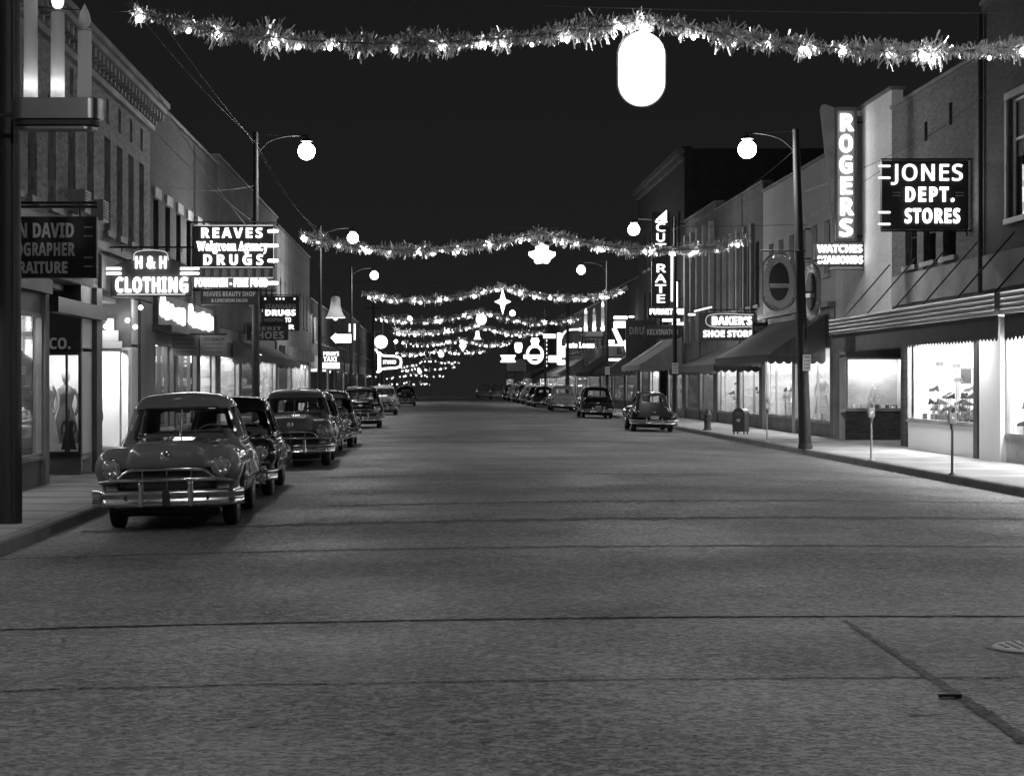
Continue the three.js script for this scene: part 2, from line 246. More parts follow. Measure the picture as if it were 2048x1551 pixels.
class Building {
  constructor(side, name, label, Z0, Z1, H, o = {}) {
    Object.assign(this, { side, Z0, Z1, H, o }); this.s = side === 'L' ? 1 : -1; this.Zm = (Z0 + Z1) / 2; this.F = (side === 'L' ? FL : FR) + bend(this.Zm) - (o.set ?? 0) * this.s;
    const turn = bend(this.Zm + 1) - bend(this.Zm - 1);
    this.g = thing(name, label, o.category ?? 'building', [this.F, drop(this.Zm), this.Zm], this.s * Math.PI / 2 - Math.atan(turn / 2), 'buildings lining the street');
    const g = this.g, w = Z1 - Z0, h = w / 2, wm = this.wm = o.wall ?? M.brick, D = o.depth ?? 11, S = this.S = o.store ?? 3.4, base = this.base = Math.min(0, drop(Z1) - drop(this.Zm)) - 0.4;
    // upper front wall with real openings
    const sh = shapeOf([[-h + 0.006, S], [h - 0.006, S], [h - 0.006, H], [-h + 0.006, H]]);
    const wins = [...(o.windows ?? [])].map((q) => ({ ...q, u: this.u(q.Z) }));
    for (const q of wins) {
      const p = new THREE.Path(); const a = q.w / 2; p.moveTo(q.u - a, q.y0); p.lineTo(q.u + a, q.y0);
      if (q.arch) { p.lineTo(q.u + a, q.y1 - a); p.absarc(q.u, q.y1 - a, a, 0, Math.PI, false); } else { p.lineTo(q.u + a, q.y1); p.lineTo(q.u - a, q.y1); } p.closePath(); sh.holes.push(p);
    }
    part(g, 'front_wall', extrude(sh, 0.32).translate(0, 0, -0.32), wm);
    part(g, 'side_wall', bound(-h + 0.006, -h + 0.3, base, H - 0.004, -D, -0.325), o.sideWall ?? wm); part(g, 'side_wall', bound(h - 0.3, h - 0.006, base, H - 0.004, -D, -0.325), o.sideWall ?? wm);
    part(g, 'back_wall', bound(-h + 0.31, h - 0.31, base, H - 0.1, -D, -D + 0.3), wm);
    part(g, 'roof', bound(-h + 0.31, h - 0.31, H - 0.75, H - 0.55, -D + 0.31, -0.33), M.stuccoDark);
    part(g, 'floor_slab', bound(-h + 0.31, h - 0.31, S + 0.005, S + 0.2, -D + 0.31, -0.33), M.plaster);
    if (wins.length) part(g, 'inner_partition', bound(-h + 0.31, h - 0.31, S + 0.21, H - 0.76, -3.3, -3.2), M.plaster);
    for (const q of wins) this.window(q.blind === undefined && q.w > 0.6 && R() < 0.4 ? { ...q, blind: 0.2 + R() * 0.45 } : q);
    part(g, 'coping', bound(-h - 0.01, h + 0.01, H, H + 0.1, -0.4, 0.06), o.coping ?? M.trimMid);
  }
  u(Z) { return this.s * (Z - this.Zm); }
  window(q) {
    const { u, w, y0, y1 } = q, a = w / 2, d = q.recess ?? 0.16, fm = q.frame ?? this.o.frame ?? M.trimMid, fr = [], t = 0.05, ym = y0 + (y1 - y0) * (q.rail ?? 0.5);
    fr.push(bound(-a, -a + t, y0, y1, -d - 0.06, -d), bound(a - t, a, y0, y1, -d - 0.06, -d), bound(-a + t, a - t, y1 - t, y1, -d - 0.06, -d), bound(-a + t, a - t, y0, y0 + t, -d - 0.06, -d), bound(-a + t, a - t, ym - 0.025, ym + 0.025, -d - 0.05, -d + 0.01));
    if (q.bars) fr.push(bound(-0.015, 0.015, q.barsFrom ?? y0 + t, y1 - t, -d - 0.045, -d - 0.005));
    const f = part(this.g, 'window', join(fr), fm, u, 0, 0);
    part(f, 'pane', new THREE.PlaneGeometry(w - 2 * t, y1 - y0 - 2 * t).translate(0, (y0 + y1) / 2, -d - 0.03), M.glass);
    if (q.sill !== false) part(f, 'sill', bound(-a - 0.08, a + 0.08, y0 - 0.12, y0 - 0.002, -0.1, 0.1), q.stone ?? this.o.stone ?? M.trim);
    if (q.lintel) part(f, 'lintel', bound(-a - 0.1, a + 0.1, y1 + 0.002, y1 + q.lintel, -0.05, 0.07), q.stone ?? this.o.stone ?? M.trim);
    if (q.casing) part(f, 'casing', join([bound(-a - 0.14, -a, y0, y1, -0.02, 0.05), bound(a, a + 0.14, y0, y1, -0.02, 0.05), bound(-a - 0.14, a + 0.14, y1 + 0.003, y1 + 0.16, -0.02, 0.06)]), M.trim);
    if (q.blind) part(f, 'blind', bound(-a + t, a - t, y1 - (y1 - y0) * q.blind, y1 - t, -d - 0.12, -d - 0.1), M.offwhite);
  }
  pier(Z0, Z1, m, out = 0.04, back = -0.32, top) { const a = this.u(Z0), b = this.u(Z1); return part(this.g, 'pier', bound(a, b, this.base, (top ?? this.S) - 0.004, back, out), m ?? this.wm); }
  bay(Z0, Z1, o = {}) { return showcase(this.g, { pos: [(this.u(Z0) + this.u(Z1)) / 2, WALK, 0], w: Z1 - Z0, full: this.S - WALK - 0.01, ...o }); }
  // a window standing across the street direction at the far side of an entrance recess, facing the near end of the street
  cross(Z, depthIn, o = {}) { return showcase(this.g, { pos: [this.u(Z), WALK, -depthIn / 2], rot: -this.s * Math.PI / 2, w: depthIn, full: this.S - WALK - 0.01, depth: 1.1, ...o }); }
  // entrance recess: side return, back wall with a glazed door
  recess(Z0, Z1, deep, o = {}) {
    const a = this.u(Z0), b = this.u(Z1), lo = Math.min(a, b), hi = Math.max(a, b), c = (lo + hi) / 2, dw = Math.min(0.9, (hi - lo) * 0.5), S = this.S, g = this.g;
    part(g, 'recess_back', join([bound(lo, c - dw / 2 - 0.06, WALK, S - 0.01, -deep - 0.15, -deep), bound(c + dw / 2 + 0.06, hi, WALK, S - 0.01, -deep - 0.15, -deep), bound(c - dw / 2 - 0.06, c + dw / 2 + 0.06, 2.35, S - 0.01, -deep - 0.15, -deep)]), o.m ?? this.wm);
    const d = part(g, 'door', join([bound(-dw / 2, -dw / 2 + 0.1, WALK + 0.01, 2.3, -0.05, 0), bound(dw / 2 - 0.1, dw / 2, WALK + 0.01, 2.3, -0.05, 0), bound(-dw / 2 + 0.1, dw / 2 - 0.1, 2.2, 2.3, -0.05, 0), bound(-dw / 2 + 0.1, dw / 2 - 0.1, WALK + 0.01, 0.4, -0.05, 0)]), o.doorM ?? M.trimDark, c, 0, -deep - 0.05);
    part(d, 'pane', new THREE.PlaneGeometry(dw - 0.2, 1.8).translate(0, 1.3, -0.025), M.glass); part(d, 'handle', rbox(0.03, 0.25, 0.04, 0.01, dw / 2 - 0.05, 1.1, 0.03), M.chrome);
    part(g, 'recess_ceiling', bound(lo, hi, S - 0.12, S - 0.02, -deep, -0.33), o.ceil ?? M.offwhite);
    part(g, 'shop_wall', bound(lo - 0.5, hi + 0.5, WALK, S - 0.01, -deep - 2.6, -deep - 2.5), o.shop ?? M.offwhite);
    if (o.L) { part(g, 'ceiling_light', lathe([[0, S - 0.2], [0.12, S - 0.19], [0.14, S - 0.125]], 16), M.neonSoft, c, 0, -deep / 2); areaLight(g, 0.3, 0.3, o.L, [c, S - 0.23, -deep / 2], DOWN); }
    if (o.inside) areaLight(g, 1.2, 0.6, o.inside, [c, S - 0.3, -deep - 1.3], DOWN);
  }
  fascia(Z0, Z1, y0, y1, out, m, name = 'fascia') { return part(this.g, name, bound(this.u(Z0), this.u(Z1), y0, y1, 0.004, out), m); }
}
// windows in a row
const row = (Za, step, n, w, y0, y1, o = {}) => Array.from({ length: n }, (_, i) => ({ Z: Za + i * step, w, y0, y1, ...o }));

// a cloth awning with a scalloped valance; out = how far it reaches over the sidewalk
function awning(label, side, Z0, Z1, yTop, yLow, out, mt, o = {}) {
  const s = side === 'L' ? 1 : -1, F = (side === 'L' ? FL : FR), Zm = (Z0 + Z1) / 2, g = thing('awning', label, 'awning', [F + bend(Zm), drop(Zm), Zm], s * Math.PI / 2, 'cloth awnings over the shop fronts'), h = (Z1 - Z0) / 2, v = o.valance ?? 0.3;
  const sheet = new THREE.PlaneGeometry(2 * h, 1, 40, 10), p = sheet.attributes.position, uv = sheet.attributes.uv, L = Math.hypot(out, yTop - yLow);
  for (let i = 0; i < p.count; i++) { const x = p.getX(i), t = 0.5 - p.getY(i), sag = 0.07 * Math.sin(Math.PI * t) * (0.6 + 0.4 * Math.sin(x * 5 + Zm)); p.setXYZ(i, x, yTop + (yLow - yTop) * t - sag, 0.05 + out * t - 0.02); uv.setXY(i, (x + h) * 3, t * L * 3); }
  sheet.computeVertexNormals(); const cloth = part(g, 'cloth', sheet, mt);
  for (const e of [-1, 1]) { const tr = new THREE.ShapeGeometry(shapeOf([[0.05, yTop - 0.02], [0.05, yLow - 0.02], [out + 0.02, yLow - 0.02]])); tr.rotateY(-Math.PI / 2); part(g, 'side_flap', tr, mt, e * (h - 0.003), 0, 0); }
  const vs = new THREE.Shape(), n = Math.max(4, Math.round(2 * h / 0.28)); vs.moveTo(-h, 0); vs.lineTo(-h, -v * 0.7);
  for (let i = 0; i < n; i++) { const a = -h + 2 * h * i / n, b = a + 2 * h / n; vs.quadraticCurveTo((a + b) / 2, -v * 1.35, b, -v * 0.7); } vs.lineTo(h, 0); vs.closePath();
  part(g, 'valance', new THREE.ShapeGeometry(vs, 6), mt, 0, yLow, 0.05 + out);
  const sn = Math.max(3, Math.round(out / 0.28)), ss = new THREE.Shape(); ss.moveTo(0, 0); ss.lineTo(0, -v * 0.7); for (let i = 0; i < sn; i++) ss.quadraticCurveTo((i + 0.5) * out / sn, -v * 1.35, (i + 1) * out / sn, -v * 0.7); ss.lineTo(out, 0); ss.closePath();
  for (const e of [-1, 1]) part(g, 'side_valance', new THREE.ShapeGeometry(ss, 6).rotateY(-Math.PI / 2), mt, e * (h - 0.003), yLow - 0.022, 0.05);
  part(g, 'front_bar', rod([-h, yLow - 0.015, out + 0.03], [h, yLow - 0.015, out + 0.03], 0.015), M.iron);
  for (const e of [-1, 1]) part(g, 'arm', rod([e * (h - 0.06), yLow - 0.03, out], [e * (h - 0.06), yLow - 0.05, 0.03], 0.014), M.iron);
  return g;
}
// ---------------------------------------------------------------- lettering
const glyphs = {};
function glyph(ch, size, sx, depth, f) {
  const k = [ch, size, sx.toFixed(3), depth, f === fontSerif].join('|');
  if (!glyphs[k]) { const g = new TextGeometry(ch, { font: f, size, depth, curveSegments: 3, bevelEnabled: true, bevelSize: size * 0.022, bevelThickness: Math.min(0.01, depth * 0.3), bevelSegments: 1 }); g.scale(sx, 1, 1); glyphs[k] = g; } return glyphs[k];
}
const adv = (ch, size, f) => ((f.data.glyphs[ch] ?? f.data.glyphs['n']).ha * size / f.data.resolution);
// each letter its own part; the word is fitted between x0 and x1, standing on y
function word(parent, text, x0, x1, y, size, mt, z = 0.02, { depth = 0.035, font: f = font, name = 'letter', gap = 0, slant = 0 } = {}) {
  const total = [...text].reduce((t, c) => t + adv(c, size, f), 0) + gap * (text.length - 1), sx = (x1 - x0) / total; let x = x0;
  for (const c of text) { if (c !== ' ') { const m = part(parent, name, glyph(c, size, sx, depth, f), mt, x, y, z); } x += (adv(c, size, f) + gap) * sx; }
}
function print(parent, text, x0, x1, y, size, mt, z, f = font, name = 'lettering') {   // small flat print, one part per line
  const g = new THREE.ShapeGeometry(f.generateShapes(text, size), 3); g.computeBoundingBox(); const b = g.boundingBox; g.translate(-b.min.x, 0, 0).scale((x1 - x0) / (b.max.x - b.min.x), 1, 1); return part(parent, name, g, mt, x0, y, z);
}
// a sign that projects over the sidewalk and faces along the street; box in metres X, Y, at depth Z
function projecting(name, label, category, Z, X0, X1, Y0, Y1, o = {}) {
  const w = X1 - X0, h = Y1 - Y0, g = thing(name, label, category, [(X0 + X1) / 2, Y0, Z], 0, o.group), T = o.thick ?? 0.22;
  if (o.cabinet !== false) part(g, 'cabinet', o.shape ? extrude(o.shape, T - 0.03, 0.015).translate(0, 0, -T + 0.015) : rbox(w, h, T, 0.02, 0, h / 2, -T / 2), o.m ?? M.signDark);
  const wall = o.side === 'L' ? FL - (X0 + X1) / 2 : FR - (X0 + X1) / 2;
  for (const yy of o.arms ?? [h + 0.06]) part(g, 'bracket', rod([wall, yy, -T / 2], [o.side === 'L' ? w / 2 : -w / 2, yy, -T / 2], 0.022), M.iron);
  if (o.arms !== null) for (const xx of [-w * 0.35, w * 0.35]) part(g, 'hanger', rod([xx, h - 0.02, -T / 2], [xx, (o.arms ?? [h + 0.06])[0], -T / 2], 0.012), M.iron);
  if (o.L) areaLight(g, (o.lw ?? w) * 0.9, (o.lh ?? h) * 0.85, o.L, [0, o.ly ?? h / 2, 0.1], FRONT);
  return g;
}

// ---------------------------------------------------------------- left row
const LA = new Building('L', 'brick_building', 'two-storey brick block with bracketed cornice nearest on the left', 15, 44.3, 8.3, { wall: M.brick, store: 3.7, frame: M.trimDark, windows: [
  ...[21.5, 23.2, 24.9, 26.6, 28.3, 29.8, 31.3, 32.9, 34.7, 36.6, 38.5, 40, 41.5, 43].flatMap((Z) => [{ Z, w: 0.72, y0: 4.95, y1: 6.9, recess: 0.2 }, { Z, w: 0.34, y0: 7.2, y1: 7.72, sill: false, recess: 0.2 }])] });
{
  const g = LA.g, h = (44.3 - 15) / 2;
  part(g, 'belt_course', bound(-h, h, 4.5, 4.66, 0.003, 0.12), M.trim);
  part(g, 'architrave', bound(-h, h, 7.82, 7.95, 0.003, 0.12), M.trim);
  part(g, 'cornice', join([bound(-h, h, 8.22, 8.34, 0.065, 0.4), bound(-h, h, 8.345, 8.47, 0.065, 0.48)]), M.trim);
  const bg = join([bound(-0.06, 0.06, 7.96, 8.215, 0.005, 0.16), bound(-0.06, 0.06, 8.06, 8.215, 0.16, 0.32)]);
  for (let u = -h + 0.2; u < h; u += 0.44) part(g, 'cornice_bracket', bg, M.trim, u, 0, 0);
  LA.fascia(15, 32.3, 3.35, 3.6, 0.14, M.trimMid); LA.fascia(32.4, 37.2, 3.05, 3.32, 0.22, M.signDark); LA.fascia(37.4, 44.2, 3.72, 4.4, 0.08, M.trimMid);
  LA.pier(15, 18.2); LA.bay(18.2, 25, { L: 6, top: 2.9, back: M.trimMid }); LA.pier(25, 25.5); LA.bay(25.5, 32.1, { L: 10, top: 2.9, sill: 0.5, back: M.trimMid, mullions: [-1.1, 1.1] });
  LA.pier(32.1, 32.4, M.stucco, 0.06); LA.recess(32.4, 35.6, 1.25, { L: 12, inside: 12, m: M.trimMid });
  LA.cross(35.6, 1.0, { L: 13, sill: 0.4, top: 2.3, mullions: [0.22], base: M.stucco, header: M.black, frame: M.trimDark, back: M.white });
  word(g, 'CO.', -0.23, 0.2, 0, 0.21, M.letterWhite, 0); g.children.slice(-3).forEach((m) => { const q = new THREE.Group(); q.position.set(LA.u(35.6) - 0.025, 2.46, -0.38); q.rotation.y = -Math.PI / 2; q.updateMatrix(); m.applyMatrix4(q.matrix); });
  LA.pier(36.75, 37.35, M.trimMid, 0.1); LA.recess(37.35, 41.4, 1.15, { L: 45, inside: 8, m: M.trimDark });
  LA.cross(41.4, 1.05, { L: 60, mullions: [0.3], sill: 0.3, top: 2.5, arch: 0.25, header: M.trimMid, frame: M.white, back: M.white, depth: 1.0 });
  LA.pier(42.55, 44.25, M.trimMid, 0.06);
  for (const [Z, y, z] of [[41.1, 3.06, -0.5], [41.2, 3.2, -0.03], [41.1, 3.05, 0.16], [40.6, 3.45, -0.6], [41.6, 3.5, 0.2]]) { part(g, 'entrance_bulb', new THREE.SphereGeometry(0.05, 12, 8), M.bulb, LA.u(Z), y, z); const l = new THREE.PointLight(0xffffff, 0.22, 0, 2); l.position.set(LA.u(Z), y, z); l.shadow.radius = 2; g.add(l); }
  const tower = part(g, 'stepped_ornament', join([bound(-0.27, 0.27, 2.58, 2.74, 0, 0.05), bound(-0.19, 0.19, 2.745, 2.98, 0, 0.05), bound(-0.09, 0.09, 2.985, 3.25, 0, 0.05)]), M.white, LA.u(41.4) - 0.02, 0, -0.45, -Math.PI / 2);
}
const LB = new Building('L', 'brick_building', 'dark brick block with pale window hoods beyond the corniced block on the left', 44.3, 58, 8.6, { wall: M.brickDark, store: 3.9, stone: M.offwhite, windows: [45.2, 47.2, 49.2, 51.2, 53.2, 55.2, 57].map((Z) => ({ Z, w: 0.85, y0: 4.65, y1: 6.3, lintel: 0.26 })) });
LB.pier(44.32, 44.9, M.trimMid); LB.bay(44.9, 48.4, { L: 5, sill: 0.6, top: 2.7, back: M.stucco, mullions: [-0.6, 0.6] }); LB.pier(48.4, 48.8, M.trimMid); LB.bay(48.8, 53, { L: 9, sill: 0.6, top: 2.7, back: M.stucco, mullions: [-0.7, 0.7] }); LB.pier(53, 53.5); LB.bay(53.5, 57.5, { L: 40, sill: 0.5, top: 2.6 }); LB.pier(57.5, 57.98);
LB.fascia(44.4, 57.8, 3.05, 3.2, 0.5, M.trimMid, 'canopy');
const LC = new Building('L', 'drugstore_building', 'plain dark two-storey block behind the long drugstore sign on the left', 58, 80, 8.9, { wall: M.stuccoDark, store: 3.6, windows: row(60, 2.5, 8, 0.8, 4.7, 6.4, { arch: true }) });
LC.pier(58.02, 58.6); LC.bay(58.6, 64.5, { L: 30, sill: 0.5, top: 2.6 }); LC.pier(64.5, 65); LC.bay(65, 71, { L: 8, sill: 0.5, top: 2.5, back: M.trimMid }); LC.pier(71, 71.6); LC.bay(71.6, 79.4, { L: 45, sill: 0.3, top: 2.9, mullions: [-1.3, 1.3] }); LC.pier(79.4, 79.98);
const LD = new Building('L', 'brick_building', 'pale-banded block with arched windows beyond the drugstore on the left', 80, 101, 8.6, { wall: M.brick, store: 3.5, windows: row(82, 2.4, 8, 0.75, 4.7, 6.5, { arch: true, lintel: 0 }) });
LD.pier(80.02, 80.6); LD.bay(80.6, 87.5, { L: 6, sill: 0.5, top: 2.6, back: M.trimMid }); LD.pier(87.5, 88.2); LD.bay(88.2, 100, { L: 45, sill: 0.3, top: 2.7, mullions: [-3, 0, 3] }); LD.pier(100, 100.98, M.stucco); LD.fascia(81, 100.5, 2.95, 3.45, 0.3, M.stucco);
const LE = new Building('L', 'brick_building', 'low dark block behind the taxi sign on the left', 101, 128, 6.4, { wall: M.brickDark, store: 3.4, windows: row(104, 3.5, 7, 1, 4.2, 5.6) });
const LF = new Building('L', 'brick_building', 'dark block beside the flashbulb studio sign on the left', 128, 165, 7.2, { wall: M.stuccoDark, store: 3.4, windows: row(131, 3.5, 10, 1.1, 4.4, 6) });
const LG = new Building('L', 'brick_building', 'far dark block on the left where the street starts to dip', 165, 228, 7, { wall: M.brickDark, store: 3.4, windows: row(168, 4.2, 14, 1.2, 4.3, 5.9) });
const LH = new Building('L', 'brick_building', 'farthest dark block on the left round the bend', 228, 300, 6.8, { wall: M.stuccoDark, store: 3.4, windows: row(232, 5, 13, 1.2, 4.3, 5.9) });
for (const [B, a] of [[LE, [[0.5, 9], [9.6, 18], [18.6, 26.4]]], [LF, [[0.6, 12], [12.6, 24], [24.6, 36.4]]], [LG, [[0.6, 20], [20.6, 41], [41.6, 62.4]]], [LH, [[0.6, 24], [24.6, 48], [48.6, 71.4]]]]) {
  let z = B.Z0 + 0.02; for (const [p, q] of a) { B.pier(z, B.Z0 + p); B.bay(B.Z0 + p, B.Z0 + q, { L: 2.5, sill: 0.6, top: 2.6, back: M.trimDark, lit: B === LF }); z = B.Z0 + q; } B.pier(z, B.Z1 - 0.02);
}
// ---------------------------------------------------------------- right row
const RA = new Building('R', 'brick_building', 'dark brick building with white-cased upstairs window at the right edge', 22, 43.2, 10.6, { wall: M.brickDark, store: 3.7, windows: [{ Z: 40.25, w: 1.9, y0: 5.45, y1: 8.1, casing: true, frame: M.white, stone: M.white, bars: true, barsFrom: 7.2, rail: 0.66, recess: 0.1 }, { Z: 36.2, w: 1.9, y0: 5.45, y1: 8.1, casing: true, frame: M.white, stone: M.white, bars: true, barsFrom: 7.2, rail: 0.66, recess: 0.1 }, { Z: 32, w: 1.9, y0: 5.45, y1: 8.1, casing: true, frame: M.white, stone: M.white, bars: true, barsFrom: 7.2, rail: 0.66, recess: 0.1 }] });
RA.pier(22.02, 25); RA.bay(25, 33, { L: 60, sill: 0.75, top: 2.85 }); RA.pier(33, 33.5, M.offwhite); RA.bay(33.5, 41.4, { L: 120, sill: 0.6, top: 2.9, base: M.offwhite, back: M.white, mullions: [-2, 2] });
RA.pier(41.4, 43.0, M.white, 0.12); part(RA.g, 'downpipe', rod([RA.u(43.05), 3.9, 0.08], [RA.u(43.05), 10.4, 0.08], 0.06, 10), M.iron);
RA.fascia(22.1, 43.1, 3.95, 4.75, 0.06, M.stucco, 'sign_band');
const RB = new Building('R', 'store_building', 'dark brick store block behind the department stores sign on the right', 43.2, 51.7, 9.45, { wall: M.brickMid, store: 3.7, frame: M.trimDark, windows: [{ Z: 45.8, w: 0.3, y0: 8.2, y1: 8.75, sill: false }, { Z: 48.1, w: 0.3, y0: 8.1, y1: 8.6, sill: false }, ...row(45.9, 1.85, 3, 1.2, 4.95, 6.5, { bars: true })] });
RB.pier(43.22, 43.55, M.trimDark, 0.1); RB.bay(43.55, 50.0, { L: 110, sill: 0.78, top: 2.85, base: M.white, back: M.white, floorM: M.white, mullions: [] , depth: 1.5 }); RB.recess(50.05, 51.68, 1.95, { m: M.trimMid, inside: 20 });
RB.fascia(43.25, 51.5, 3.95, 4.75, 0.06, M.stucco, 'sign_band');
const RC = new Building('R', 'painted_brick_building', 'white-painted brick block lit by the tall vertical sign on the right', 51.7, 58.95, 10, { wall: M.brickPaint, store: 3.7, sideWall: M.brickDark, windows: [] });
RC.recess(51.72, 57.4, 1.95, { m: M.trimMid, L: 5, inside: 16, ceil: M.trimMid }); RC.cross(57.4, 1.85, { L: 26, sill: 0.95, top: 2.5, base: M.brickDark, header: M.trimDark, frame: M.trim, depth: 0.9 }); RC.pier(58.5, 58.94, M.stucco, 0.08);
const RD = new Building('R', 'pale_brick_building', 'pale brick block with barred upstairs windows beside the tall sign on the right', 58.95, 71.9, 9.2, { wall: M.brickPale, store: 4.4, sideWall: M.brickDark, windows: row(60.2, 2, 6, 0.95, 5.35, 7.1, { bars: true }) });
RD.pier(58.97, 59.6, M.trimMid); RD.bay(59.6, 65.3, { L: 70, sill: 0.5, top: 2.9, mullions: [0.6], back: M.offwhite }); RD.pier(65.3, 65.9, M.offwhite); RD.bay(65.9, 71.2, { L: 70, sill: 0.55, top: 2.9, mullions: [-0.8] }); RD.pier(71.2, 71.88, M.offwhite); RD.fascia(59, 71.7, 4.25, 4.42, 0.25, M.trimMid);
const RE = new Building('R', 'brick_building', 'dark brick block with pilasters above the shoe store sign on the right', 71.9, 84, 9.6, { wall: M.brickMid, store: 4, windows: row(73.2, 1.75, 7, 0.85, 4.9, 7.4, {}) });
RE.pier(71.92, 72.6, M.trimMid); RE.bay(72.6, 77.4, { L: 50, sill: 0.5, top: 2.7, mullions: [0.8] }); RE.pier(77.4, 78, M.trimMid); RE.bay(78, 83.4, { L: 50, sill: 0.5, top: 2.7, mullions: [-0.8] }); RE.pier(83.4, 83.98, M.trimMid);
for (let Z = 74.07; Z < 84; Z += 1.75) part(RE.g, 'pilaster', bound(RE.u(Z) - 0.14, RE.u(Z) + 0.14, 4.6, 8.2, 0.003, 0.14), M.stucco);
const RF = new Building('R', 'brick_building', 'block with tall pale pilasters beside the vertical furniture sign on the right', 84, 94.5, 10, { wall: M.stuccoDark, store: 4, windows: row(85.6, 2.1, 5, 0.9, 5, 8.2) });
for (let Z = 84.6; Z < 94.4; Z += 2.1) part(RF.g, 'pilaster', bound(RF.u(Z) - 0.2, RF.u(Z) + 0.2, 3.8, 9.2, 0.003, 0.22), M.trim);
RF.pier(84.02, 84.5, M.trimMid); RF.bay(84.5, 89, { L: 14, sill: 0.5, top: 2.6, back: M.stucco }); RF.pier(89, 89.5, M.trimMid); RF.bay(89.5, 94, { L: 6, sill: 0.5, top: 2.6, back: M.trimMid }); RF.pier(94, 94.48, M.trimMid);
const RG = new Building('R', 'tall_brick_building', 'tall dark three-storey building with cornice beyond the vertical sign on the right', 94.5, 115.5, 13.8, { wall: M.brickDarkest, coping: M.brickDarkest, store: 4, windows: [...row(96.5, 2.6, 7, 1, 5, 7.2), ...row(96.5, 2.6, 7, 1, 8.6, 10.8)] });
part(RG.g, 'cornice', join([bound(-10.5, 10.5, 13.2, 13.4, 0.003, 0.2), bound(-10.5, 10.5, 13.5, 13.79, 0.003, 0.4)]), M.trimMid);
RG.pier(94.52, 95.2, M.trimMid); RG.bay(95.2, 101, { L: 22, sill: 0.4, top: 2.6, back: M.stucco, mullions: [-1, 1] }); RG.pier(101, 101.6); RG.recess(101.6, 104.4, 1, { inside: 20 }); RG.pier(104.4, 105); RG.bay(105, 109.5, { L: 35, sill: 0.3, top: 2.5 }); RG.pier(109.5, 110); RG.bay(110, 114.8, { L: 6, sill: 0.4, top: 2.6, back: M.trimMid }); RG.pier(114.8, 115.48);
const RH = new Building('R', 'brick_building', 'low dark block behind the mortar-and-pestle sign on the right', 115.5, 142, 8.4, { wall: M.brickDark, store: 3.6, windows: row(118, 3.2, 8, 1, 4.6, 6.4) });
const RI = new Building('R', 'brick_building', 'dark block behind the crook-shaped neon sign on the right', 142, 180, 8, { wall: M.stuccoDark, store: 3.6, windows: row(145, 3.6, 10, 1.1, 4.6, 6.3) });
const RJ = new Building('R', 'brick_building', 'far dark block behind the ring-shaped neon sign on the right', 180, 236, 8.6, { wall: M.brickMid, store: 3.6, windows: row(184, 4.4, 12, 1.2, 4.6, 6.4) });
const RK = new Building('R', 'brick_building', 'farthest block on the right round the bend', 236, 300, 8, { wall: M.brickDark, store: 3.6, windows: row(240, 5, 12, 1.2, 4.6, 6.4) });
for (const [B, a, L] of [[RH, [[0.5, 8], [8.6, 17], [17.6, 26]], 9], [RI, [[0.6, 12], [12.6, 25], [25.6, 37.4]], 26], [RJ, [[0.6, 13], [13.6, 27], [27.6, 41], [41.6, 55.4]], 60], [RK, [[0.6, 21], [21.6, 42], [42.6, 63.4]], 30]]) {
  let z = B.Z0 + 0.02; for (const [p, q] of a) { B.pier(z, B.Z0 + p); B.bay(B.Z0 + p, B.Z0 + q, { L: L * (0.3 + R()), sill: 0.6, top: 2.6, back: M.stucco, lit: R() < 0.9 }); z = B.Z0 + q; } B.pier(z, B.Z1 - 0.02);
}
// ---------------------------------------------------------------- canopies and awnings on the right
function metalCanopy(label, Z0, Z1, o) {
  const Zm = (Z0 + Z1) / 2, h = (Z1 - Z0) / 2, g = thing('metal_canopy', label, 'canopy', [FR, 0, Zm], -Math.PI / 2, 'fluted steel canopies');
  part(g, 'deck', bound(-h, h, 3.3, 3.42, 0.14, 1.5), M.offwhite);
  const ribs = []; for (let k = 0; k < 4; k++) ribs.push(new THREE.CylinderGeometry(0.052, 0.052, 2 * h, 12).rotateZ(Math.PI / 2).translate(0, 3.235 + k * 0.105, 1.58)); ribs.push(bound(-h, h, 3.17, 3.6, 1.505, 1.57));
  part(g, 'fluted_fascia', join(ribs), M.steelRough);
  for (const e of [-1, 1]) part(g, 'end_plate', bound(e * h, e * (h + 0.02), 3.17, 3.6, 0.14, 1.62), M.steelRough);
  for (let k = 0; k < 6; k++) { const u = -h + 0.8 + k * (2 * h - 1.6) / 5; part(g, 'tie_rod', rod([u, 3.55, 1.45], [u, 5.1, 0.1], 0.02), M.iron); }
  const vs = new THREE.Shape(), n = Math.round(2 * h / 0.24); vs.moveTo(-h, 0); vs.lineTo(-h, -0.46); for (let i = 0; i < n; i++) { const a = -h + 2 * h * i / n, b = a + 2 * h / n; vs.quadraticCurveTo((a + b) / 2, -0.6, b, -0.46); } vs.lineTo(h, 0); vs.closePath();
  part(g, 'valance', new THREE.ShapeGeometry(vs, 5), M.awningMid, 0, 3.165, 1.54);
  for (let k = 0; k < o.n; k++) { const u = -h + (k + 0.5) * 2 * h / o.n; part(g, 'added_soffit_light', lathe([[0, 3.2], [0.14, 3.22], [0.17, 3.298]], 18), M.neonSoft, u, 0, 0.85); areaLight(g, 0.5, 0.5, o.L, [u, 3.19, 0.85], DOWN); }  // lamps added under the deck to brighten the sidewalk
  return g;
}
metalCanopy('fluted steel canopy with scalloped cloth valance over the brightest shop window', 36.9, 52.3, { n: 4, L: 70 });
metalCanopy('fluted steel canopy cut by the right edge of the photo', 23, 36.5, { n: 3, L: 70 });
awning('large dark awning with scalloped edge beside the street lamp post on the right', 'R', 60.2, 71.4, 4.05, 2.75, 1.9, M.awning);
awning('dark awning under the shoe store neon sign on the right', 'R', 72.4, 83.2, 3.35, 2.55, 1.8, M.awning);
awning('small dark awning beyond the shoe store on the right', 'R', 84.2, 89.4, 3.0, 2.5, 1.4, M.awning);
